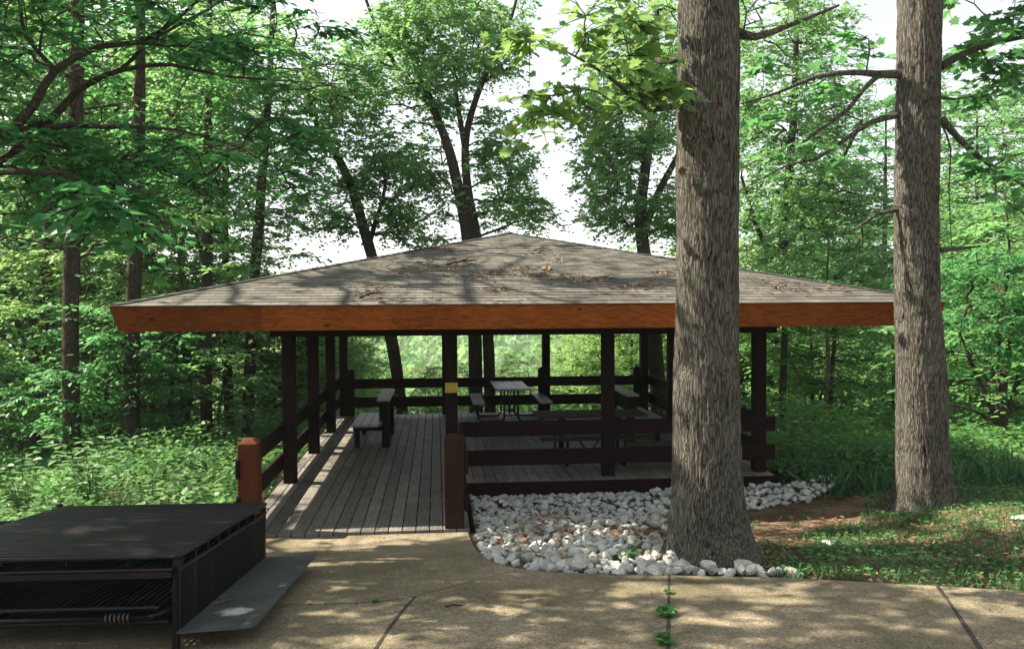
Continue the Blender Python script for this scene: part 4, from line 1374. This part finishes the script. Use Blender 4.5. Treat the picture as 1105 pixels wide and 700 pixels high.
make_tree('dogwood_tree', 'low spreading dark-limbed tree at the right edge, forking near the ground',
          [stem([(1085, 500), (1084, 470), (1082, 430), (1086, 390), (1092, 350)], 2.5, [12, 11, 9, 7, 4]), stem([(1083, 470), (1070, 440), (1056, 410), (1046, 385), (1036, 360)], 2.5, [7, 6, 5, 4, 2]), stem([(1084, 450), (1096, 420), (1105, 385), (1120, 350)], 2.5, [7, 6, 5, 3]), stem([(1080, 460), (1062, 448), (1042, 440), (1022, 436)], 2.5, [4, 3.5, 3, 2])],
          clumps([(1070, 340, 2.5, 60, 30, 1.4, 40), (1060, 290, 2.5, 60, 25, 1.4, 30), (1100, 370, 2.5, 40, 24, 1.2, 18), (1045, 380, 2.5, 30, 18, .9, 10), (1110, 300, 2.5, 40, 30, 1.2, 16)]), 'leaf_mid', leaf=.105, length=.6, per=8, start=0.6, tilt=.25, droop=.1)

for (px, y, w, bk, lab) in (([(845, 520), (845, 480), (844, 440), (846, 380), (848, 300)], 7.5, [9, 9, 8, 7, 4], 'bark_mid', 'short dark pole tree just right of the front right corner post of the pavilion'),
                            ([(893, 510), (895, 470), (892, 430), (894, 390), (890, 330)], 7.0, [7, 6.5, 6, 5, 3], 'bark_pale', 'thin pale-barked tree midway between the pavilion and the second big trunk'),
                            ([(1034, 510), (1030, 470), (1032, 440), (1030, 400)], 6.0, [7, 6, 5, 3], 'bark_pale', 'thin pale snag just right of the second big trunk'),
                            ([(868, 505), (872, 470), (880, 445), (888, 420)], 8.0, [6, 5, 4, 2], 'bark_mid', 'thin leaning stem beside the pale-barked tree right of the pavilion'),
                            ([(190, 520), (196, 470), (206, 430), (200, 380)], 9.0, [6, 5, 4, 3], 'bark_mid', 'thin crooked stem between the two straight trunks under the left roof corner'),
                            ([(120, 500), (112, 450), (118, 400), (108, 350)], 8.0, [6, 5, 4, 3], 'bark_mid', 'thin wavering stem left of the trunk under the roof corner')):
    make_tree('sapling', lab, [stem(px, y, w)], clumps([(px[-1][0], px[-1][1], y, 30, 30, .9, 8)]), 'leaf_light', leaf=.11, length=.5, bark=bk, start=.2)

# ================================================================== COPIED WOODLAND
def proto_tree(name, cat, hgt_, crown_z, rad, n, leafmat, leaf, bark, r0, layered=.5, length=.7, twigs=6, per=8, lean=.3):
    pts = [(0, 0, -.3)]
    x = y = 0
    for q in np.linspace(.25, 1, 4):
        x += rng.normal(0, lean * .3); y += rng.normal(0, lean * .3)
        pts.append((x, y, hgt_ * q * .92))
    rad_ = r0 * np.array([1.15, .9, .75, .5, .2])
    t = []
    while len(t) < n:
        zz = rng.uniform(crown_z, hgt_)
        f = (zz - crown_z) / (hgt_ - crown_z)
        rr = rad * (0.55 + .9 * f * (1 - f) * 2) * math.sqrt(rng.uniform(.05, 1))
        a = rng.uniform(0, 6.283)
        if vnoise(np.array([a * 1.6 + hgt_ * 7]), np.array([zz * 1.1]))[0] < .36: continue
        zz = zz * (1 - layered) + layered * round(zz / .55) * .55
        t.append((rr * math.cos(a) + x * f, rr * math.sin(a) + y * f, zz))
    return make_tree(name, '', [(np.array(pts), rad_)], np.array(t), leafmat, leaf=leaf, bark=bark, start=crown_z * .6, cull=False, length=length, twigs=twigs, per=per, cat=cat, origin=(0, 0, 0))


under = [proto_tree('understory_tree', 'tree', 4.6, 1.0, 1.9, 110, 'leaf_light', .125, 'bark_mid', .05, .7),
         proto_tree('understory_tree', 'tree', 5.6, 1.3, 2.2, 130, 'leaf_sunlit_tone', .13, 'bark_pale', .055, .6),  # paler leaves brighten the woods in place of sunlight
         proto_tree('understory_tree', 'tree', 3.6, .5, 1.7, 100, 'leaf_mid', .125, 'bark_mid', .04, .7),
         proto_tree('understory_tree', 'tree', 5.0, .8, 2.0, 115, 'leaf_light', .13, 'bark_mid', .05, .7)]
tall = [proto_tree('forest_tree', 'tree', 13, 3.0, 2.7, 260, 'leaf_light', .17, 'bark_mid', .13, .3, .85),
        proto_tree('forest_tree', 'tree', 15, 4.5, 3.0, 280, 'leaf_mid', .17, 'bark_mid', .15, .3, .85),
        proto_tree('forest_tree', 'tree', 11, 2.0, 2.5, 240, 'leaf_sunlit_tone', .17, 'bark_pale', .11, .4, .85)]
low = [proto_tree('bushy_tree', 'tree', 5.5, .6, 2.3, 170, 'leaf_sunlit_tone', .16, 'bark_mid', .07, .3, .8),  # bright leaf colour stands in for sun on the slope behind
       proto_tree('bushy_tree', 'tree', 6.5, .8, 2.5, 180, 'leaf_sunlit_tone', .16, 'bark_mid', .08, .3, .8)]
used = set()


def place(protos, k, x, y, sc, label, group):
    p = protos[k % len(protos)]
    z = float(hgt(x, y))
    rz = rng.uniform(0, 6.283)
    if id(p) not in used:
        used.add(id(p))
        p.location = (x, y, z); p.rotation_euler = (0, 0, rz); p.scale = (sc,) * 3
        p['label'] = label; p['group'] = group
    else:
        copy_tree(p, (x, y, z), rz, sc, label, group)


def scatter(n, xr, yr, mind, ok, protos, scr, label, group, taken):
    c = 0; tr_ = 0
    while c < n and tr_ < 4000:
        tr_ += 1
        x, y = rng.uniform(*xr), rng.uniform(*yr)
        if not ok(x, y) or any((x - a) ** 2 + (y - b) ** 2 < mind ** 2 for a, b in taken): continue
        taken.append((x, y)); place(protos, int(rng.integers(len(protos))), x, y, rng.uniform(*scr), label, group); c += 1


tk = []
def edge_l(y): return 2.03 + (-560 / F_PX) * (y + 11.55) * 1.05     # just past the left picture edge
def edge_r(y): return 2.03 + (690 / F_PX) * (y + 11.55) * 1.05
scatter(22, (-22, -3.2), (3.5, 18), 1.9, lambda x, y: x > edge_l(y) - 1 and x < -3.0 - .12 * max(0, y - 4) and not (x > -8 and y < 6), under, (.8, 1.15), 'slim understory tree with layered leaves in the woods left of the pavilion', 'understory trees left of the pavilion', tk)
scatter(16, (9.6, 26), (3.5, 20), 1.9, lambda x, y: x < edge_r(y) + 1 and x > 9.3 + .10 * max(0, y - 4), under, (.8, 1.15), 'slim understory tree with layered leaves in the woods right of the pavilion', 'understory trees right of the pavilion', tk)
tk2 = []
for (u_, d_, k_, s_) in ((15, 23, 0, 1.1), (85, 26, 2, 1.25), (150, 24, 0, 1.1), (215, 28, 2, 1.25), (258, 25, 0, 1.0), (45, 33, 1, 1.2), (180, 34, 0, 1.25)):
    x_, y_ = 2.03 + (u_ - 476) / F_PX * d_, d_ - 11.5
    tk2.append((x_, y_)); place(tall, k_, x_, y_, s_, 'tall pale green tree close behind the bare trunks of the left woods', 'pale green trees behind the left trunks')
scatter(22, (-46, -5), (13, 42), 2.6, lambda x, y: x > edge_l(y) - 2 and x < 0.5 - .36 * (y + 11.5), tall, (.85, 1.15), 'tall forest tree in the deep woods left of the pavilion', 'forest trees far left', tk2)
scatter(22, (11, 50), (14, 42), 2.6, lambda x, y: x < edge_r(y) + 2 and x > 2.0 + .40 * (y + 11.5), tall, (.72, 1.0), 'tall forest tree in the deep woods right of the pavilion', 'forest trees far right', tk2)
tk3 = []
scatter(9, (0, 8), (13, 34), 1.8, lambda x, y: -.02 < (x - 2.03) / (y + 11.55) < .14, low, (.34, .46), 'small sunlit bushy tree in the gap of the valley view behind the deck', 'bushy trees in the valley gap', tk3)
scatter(36, (-8, 22), (11.5, 36), 1.8, lambda x, y: 2.03 - .22 * (y + 11.55) < x < 2.03 + .42 * (y + 11.55) and not (2.03 - .012 * (y + 11.5) - 2.1 < x < 2.03 + .135 * (y + 11.5) + 2.1), low, (.75, 1.05), 'sunlit bushy tree on the slope below the back railing', 'bushy trees below the deck', tk3)
for p in under + tall + low:
    if id(p) not in used:
        for ch in list(p.children): bpy.data.objects.remove(ch)
        bpy.data.objects.remove(p)

# far wooded hillside
n = 90000
yy = rng.uniform(60, 520, n); xx = 20 + rng.uniform(-.75, .8, n) * (yy + 30)
cell = 7.0
cx_, cy_ = np.floor(xx / cell), np.floor(yy / cell)
jx = _tab[cx_.astype(int) % 64, cy_.astype(int) % 64]; jy = _tab[cy_.astype(int) % 64, (cx_.astype(int) + 9) % 64]
dx_, dy_ = (xx - (cx_ + .3 + .4 * jx) * cell), (yy - (cy_ + .3 + .4 * jy) * cell)
dome = np.sqrt(np.maximum(0, 1 - (dx_ ** 2 + dy_ ** 2) / (cell * .62) ** 2))
zz = hgt(xx, yy) + 4 + dome * (4 + 5 * jx) - rng.random(n) * 1.5
Pf = np.stack([xx, yy, zz], -1)
Df = rng.normal(0, 1, (n, 3)); Nf = np.stack([dx_ * .2 + rng.normal(0, .5, n), dy_ * .2 - .3 + rng.normal(0, .5, n), np.ones(n)], -1)
o = obj('far_woods', leaves_mesh('far_woods', Pf, Df, Nf, rng.uniform(.8, 1.6, n) * (0.5 + yy / 240), M['leaf_light'], OVAL, np.clip(.3 + .5 * jy + rng.normal(0, .15, n), 0, 1), 1.6))
tag(o, 'continuous wooded hillside far beyond the back railing', 'woods', kind='stuff')

# ================================================================== GROUND PLANTS
def on_ground(x, y): return np.stack([x, y, hgt(x, y)], -1)


def undergrowth(name, label, n, xr, yr, ok, hmax, leaf, mat, clump=.8):
    x = rng.uniform(*xr, n); y = rng.uniform(*yr, n)
    k = ok(x, y); x, y = x[k], y[k]
    dn = vnoise(x * clump + 50, y * clump + 20)
    hm = hmax(x, y) * (.25 + 1.5 * dn ** 1.6)
    z = hgt(x, y) + rng.random(len(x)) ** .7 * hm
    P = np.stack([x, y, z], -1)
    a = rng.uniform(0, 6.283, len(x))
    D = np.stack([np.cos(a), np.sin(a), rng.normal(0, .3, len(x))], -1)
    Nn = np.stack([rng.normal(0, .4, len(x)), rng.normal(0, .4, len(x)), np.ones(len(x))], -1)
    S = leaf * rng.uniform(.6, 1.35, len(x))
    tint = np.clip(vnoise(x * 2.2, y * 2.2) * .8 + rng.normal(.1, .15, len(x)), 0, 1)
    o = obj(name, leaves_mesh(name, P, D, Nn, S, M[mat], OVAL, tint, 1.2))
    return tag(o, label, 'plants', kind='stuff')


undergrowth('undergrowth', 'low leafy undergrowth on the woodland floor left of the deck', 60000, (-15, -.35), (-3.6, 9),
            lambda x, y: (x > edge_l(y) - 1) & ~((x > -2.1) & (y < -3.3)), lambda x, y: .30 + .35 * sstep(-2.5, 2, y) * sstep(-.4, -2, x), .095, 'leaf_under')
undergrowth('undergrowth', 'dense dark green undergrowth behind the grass at the right', 38000, (7.0, 20), (-1.6, 7),
            lambda x, y: (x < edge_r(y) + 1) & (y > -0.9 + .25 * np.sin(x * 1.3)), lambda x, y: .12 + .55 * sstep(-.9, 1.6, y), .095, 'leaf_under')
undergrowth('undergrowth', 'patchy ground plants under the trees far behind the deck', 46000, (-30, 34), (8, 26),
            lambda x, y: (x > edge_l(y) - 1) & (x < edge_r(y) + 1), lambda x, y: .8 + 0 * x, .17, 'leaf_under')


undergrowth('ferny_plants', 'large pale sunlit leaves standing over the undergrowth left of the deck', 9000, (-13, -.4), (-3.4, 6),
            lambda x, y: (x > edge_l(y) - 1) & ~((x > -2.1) & (y < -3.3)) & (vnoise(x * .8 + 3, y * .8 + 60) > .45), lambda x, y: .62 + 0 * x, .105, 'leaf_fern')


def blades(name, label, n, ok, xr, yr, size, mat='grass', width=1.0):
    x = rng.uniform(*xr, n); y = rng.uniform(*yr, n)
    k = ok(x, y); x, y = x[k], y[k]
    P = on_ground(x, y)
    D = np.stack([rng.normal(0, .5, len(x)), rng.normal(0, .5, len(x)), np.ones(len(x))], -1)
    Nn = rng.normal(0, 1, (len(x), 3))
    o = obj(name, leaves_mesh(name, P, D, Nn, size * rng.uniform(.5, 1.4, len(x)), M[mat], BLADE, None, 1.6 * width))
    return tag(o, label, 'grass', kind='stuff')


def pad_right(x): return np.interp(x, eb[:, 0], eb[:, 1])


def grass_ok(x, y):
    g = vnoise(x * .9 + 8, y * 1.3 + 3) * .6 + vnoise(x * 3, y * 3) * .4
    pe = np.where(x < eb[-1, 0], pad_right(x), eb[-1, 1] + (x - eb[-1, 0]) * dlt[1] / dlt[0])
    return (y > pe + .02) & (g > .42) & ~((x < 5.0) & (y > -3.9)) & ~((x < 7.2) & (y > -1.9)) & ((x - t1c[0]) ** 2 + (y - t1c[1]) ** 2 > .3)


blades('grass', 'short green grass between the concrete and the undergrowth at the right', 60000, grass_ok, (4.8, 16), (-7, .3), .085)
blades('grass', 'taller weedy grass along the foot of the right undergrowth', 6000, lambda x, y: vnoise(x * 1.2, y * 1.2) > .4, (7.2, 16), (-1.3, 1.0), .32)

# creeping small leaves in the grass
n = 16000
x = rng.uniform(4.9, 15, n); y = rng.uniform(-6.6, .2, n)
k = grass_ok(x, y) | ((rng.random(n) < .25) & grass_ok(x + 0 * x, np.maximum(y, -100)))
x, y = x[k], y[k]
P = on_ground(x, y) + np.array([0, 0, .015]); a = rng.uniform(0, 6.283, len(x))
o = obj('clover', leaves_mesh('clover', P + np.stack([0 * x, 0 * x, rng.random(len(x)) * .05], -1), np.stack([np.cos(a), np.sin(a), .1 + 0 * a], -1), np.stack([rng.normal(0, .3, len(x)), rng.normal(0, .3, len(x)), 1 + 0 * a], -1), rng.uniform(.025, .06, len(x)), M['leaf_under'], OVAL, None, 1.5))
tag(o, 'small creeping broad leaves through the grass at the right', 'plants', kind='stuff')


def litter(name, label, n, gen, size, mat='litter'):
    P = gen(n)
    a = rng.uniform(0, 6.283, len(P))
    D = np.stack([np.cos(a), np.sin(a), rng.normal(0, .15, len(P))], -1)
    Nn = np.stack([rng.normal(0, .35, len(P)), rng.normal(0, .35, len(P)), np.ones(len(P))], -1)
    o = obj(name, leaves_mesh(name, P, D, Nn, size * rng.uniform(.5, 1.3, len(P)), M[mat], OVAL))
    return tag(o, label, 'leaf litter', kind='stuff')


def g_floor(n):
    x = rng.uniform(4.8, 15, n); y = rng.uniform(-6.6, .5, n)
    pe = np.where(x < eb[-1, 0], pad_right(x), eb[-1, 1] + (x - eb[-1, 0]) * dlt[1] / dlt[0])
    k = (y > pe + .03) & ~((x < 7.0) & (y > -1.9)) & ((x - t1c[0]) ** 2 + (y - t1c[1]) ** 2 > .2)
    x, y = x[k], y[k]
    P = on_ground(x, y); P[:, 2] += .012 + rng.random(len(x)) * .02
    return P


litter('leaf_litter', 'dry brown fallen leaves on the bare earth at the right', 8000, g_floor, .055)


def g_bed(n):
    x = rng.uniform(2.5, 5.3, n); y = rng.uniform(-4.5, -1.6, n)
    g = vnoise(x * 2.2 + 2, y * 2.2)
    k = (y > bed_front(x) + .15) & (g + .35 * sstep(-2.2, -3.0, y) > .62)
    x, y = x[k], y[k]
    P = on_ground(x, y); P[:, 2] += .05 + rng.random(len(x)) * .07
    return P


litter('leaf_litter', 'reddish dry leaves caught between the white rocks', 1100, g_bed, .065)



def g_pad(n):
    x = rng.uniform(-.2, 9, n); y = rng.uniform(-8, -2.6, n)
    pe = np.where(x < 2.36, -2.56, np.where(x < eb[-1, 0], pad_right(x), eb[-1, 1] + (x - eb[-1, 0]) * dlt[1] / dlt[0]))
    k = (y < pe - .02) & ((rng.random(n) < .18) | (y > pe - .25)) & ~((x < .9) & (y < -3.3))
    x, y = x[k], y[k]
    return np.stack([x, y, padz(y) + .008], -1)


litter('leaf_litter', 'small dry leaf bits and grit scattered over the concrete', 900, g_pad, .03)

# pale sapling left behind the grill
def small_plant(name, label, base, h, n, leaf, mat, cat='plant', spread=.5):
    root = thing(name, label, cat, base)
    tb, P, D, Nn = [], [], [], []
    for s in range(n):
        a = rng.uniform(0, 6.283); l = rng.uniform(.6, 1) * h
        e = np.array([math.cos(a) * spread * l, math.sin(a) * spread * l, l])
        tb.append((np.array([(0, 0, -.03), e * np.array([.35, .35, .6]), e]), np.array([.006, .004, .002]) * (h / .6)))
        for q in np.linspace(.35, 1, 7):
            c0 = e * np.array([q ** 1.4, q ** 1.4, q])
            for sd in (-1, 1):
                P.append(c0); b = a + sd * rng.uniform(.7, 1.4); D.append((math.cos(b), math.sin(b), rng.normal(0, .15))); Nn.append((rng.normal(0, .25), rng.normal(0, .25), 1))
    obj('stem', tubes_mesh('stem', tb, M['grass'], 4), root)
    P = np.array(P)
    obj('foliage', leaves_mesh('foliage', P, np.array(D, float), np.array(Nn, float), leaf * rng.uniform(.7, 1.2, len(P)), M[mat]), root)
    return root


for (u, v, y, h, lab) in ((100, 545, 0.2, 1.25, 'pale-leaved young plant standing before the bare slim trunk behind the grill'), (165, 548, -0.6, .75, 'low pale green plant behind the right half of the grill'), (25, 550, 0.6, 1.1, 'pale green plant at the left picture edge behind the grill')):
    p = at(u, v, y); p[2] = float(hgt(p[0], y))
    small_plant('young_plant', lab, p, h, 11, .15 if h > .8 else .12, 'leaf_pale')
for (u, v, h, n, lf_, lab) in ((719, 664, .055, 12, .042, 'bushy green weed growing in the concrete joint'), (718, 694, .05, 10, .042, 'green weed lowest in the concrete joint, at the bottom edge'), (722, 640, .03, 6, .026, 'tiny weed in the concrete joint close to the rocks'),
                               (405, 649, .018, 8, .02, 'thin grassy tuft along the cross joint of the concrete'), (675, 601, .09, 10, .05, 'small green weed among the front white rocks')):
    p = onpad(u, v)
    small_plant('weed', lab, p, h, n, lf_, 'leaf_under', 'weed', 1.3)
for (u, v, r, lab) in ((1060, 607, .065, 'flat white stone half sunk in the grass, largest at the right'), (1100, 572, .10, 'brownish stone at the right picture edge above the grass'), (895, 582, .08, 'small grey stone half hidden in the middle of the grass'), (913, 583, .05, 'tiny white stone beside the small grey stone in the grass')):
    p = onz(u, v, .08); z = float(hgt(p[0], p[1]))
    o = bpy.data.objects.new('stone', rock_meshes[int(r * 100) % 9]); COL.objects.link(o); o.location = (p[0], p[1], z + r * .2); o.scale = (r * 1.3, r, r * .5); o.rotation_euler = (.1, .1, r * 30)
    tag(o, lab, 'stone')

# ================================================================== DEBRIS ON THE ROOF
def roof_pt(u, v):
    d = ray(u, v); nrm = np.array([0, -(AZ - EZ), H]); p0 = np.array(rp(DIRS[0], 0, 0, .02))
    return CAM + d * (((p0 - CAM) @ nrm) / (d @ nrm))


deb = [(440, 292, 26, 4), (495, 284, 14, 4), (530, 313, 18, 3), (395, 316, 16, 4), (405, 310, 10, 5), (585, 297, 22, 4), (600, 282, 10, 3), (630, 303, 26, 4), (670, 312, 20, 5), (705, 306, 14, 4), (560, 291, 18, 3), (460, 286, 24, 3), (520, 298, 30, 3), (480, 270, 20, 3), (580, 271, 12, 3), (710, 296, 12, 3), (860, 312, 40, 4), (820, 304, 20, 3)]
P, D = [], []
sn_ = np.array([0, -(AZ - EZ), H]); sn_ /= np.linalg.norm(sn_)
for (u, v, ru, rv) in deb:
    for _ in range(int(ru * 2.2)):
        p = roof_pt(u + rng.normal(0, ru * .75), v + rng.normal(0, rv * .8)) + sn_ * rng.uniform(.0, .025)
        P.append(p); a = rng.normal(0, .9); D.append((math.cos(a), math.sin(a) * .97, math.sin(a) * .24))
P, D = np.array(P), np.array(D)
o = obj('needle_litter', leaves_mesh('needle_litter', P, D, np.tile(sn_, (len(P), 1)) + rng.normal(0, .3, (len(P), 3)), rng.uniform(.04, .13, len(P)), M['needle'], OVAL, None, .3))
tag(o, 'drifts of brown needles and dry catkins on the shingles', 'leaf litter', kind='stuff')
for (u0, v0, u1, v1, r, mt, lab) in ((482, 287, 515, 283, .016, 'twig', 'dark dead stick lying left of the middle of the roof'), (588, 293, 592, 286, .012, 'bark_pale', 'short pale stick poking up right of the middle of the roof'), (388, 323, 412, 319, .013, 'twig', 'dark stick near the left part of the front eave'),
                                     (575, 272, 592, 270, .010, 'twig', 'thin stick just below the roof peak'), (640, 301, 668, 304, .010, 'twig', 'thin stick on the roof left of the nearest trunk'), (405, 312, 404, 316, .012, 'bark_pale', 'stubby upright stick on the lower left roof')):
    a, b = roof_pt(u0, v0), roof_pt(u1, v1); org = a + sn_ * .02
    m_ = .5 * (a + b) + sn_ * .05 - org
    mb = MB(); mb.tube([(0, 0, 0), m_, b + sn_ * .03 - org], [r, r * .8, r * .4], 6, .5)
    q = .6 * (b - a); mb.tube([m_, m_ + .3 * (b - a) + np.array([0, .12, .05])], [r * .6, r * .25], 5, .5)
    o = mb.build('stick', M[mt]); o.location = org
    tag(o, lab, 'stick')
for (u, v, lab) in ((489, 294, 'orange dry leaf cluster below the dark stick on the roof'), (590, 292, 'orange dry leaf cluster by the pale stick on the roof'), (713, 298, 'orange dry leaf cluster on the roof close to the nearest trunk')):
    p = roof_pt(u, v); k = 7
    a = rng.uniform(0, 6.28, k)
    o = obj('dry_leaves', leaves_mesh('dry_leaves', rng.normal(0, .05, (k, 3)) * np.array([1, .6, .2]) + sn_ * .04, np.stack([np.cos(a), np.sin(a), .3 + 0 * a], -1), np.tile(sn_, (k, 1)) + rng.normal(0, .5, (k, 3)), rng.uniform(.05, .09, k), M['dead_orange']))
    o.location = p
    tag(o, lab, 'dry leaves')

# ================================================================== SUMMER HAZE IN THE VALLEY
hz = bpy.data.materials.new('haze_air'); hz.use_nodes = True
hn = hz.node_tree; hn.nodes.clear()
ho = hn.nodes.new('ShaderNodeOutputMaterial'); hv = hn.nodes.new('ShaderNodeVolumePrincipled')
hv.inputs['Color'].default_value = (0.90, 0.95, 0.97, 1); hv.inputs['Density'].default_value = HAZE
hv.inputs['Anisotropy'].default_value = 0.2
hn.links.new(hv.outputs[0], ho.inputs['Volume'])
mb = MB(); mb.box((-1200, -80, -75), (1200, 1100, 60), .5)
tag(mb.build('haze', hz), 'thin pale summer haze filling the valley air', 'haze', kind='stuff')
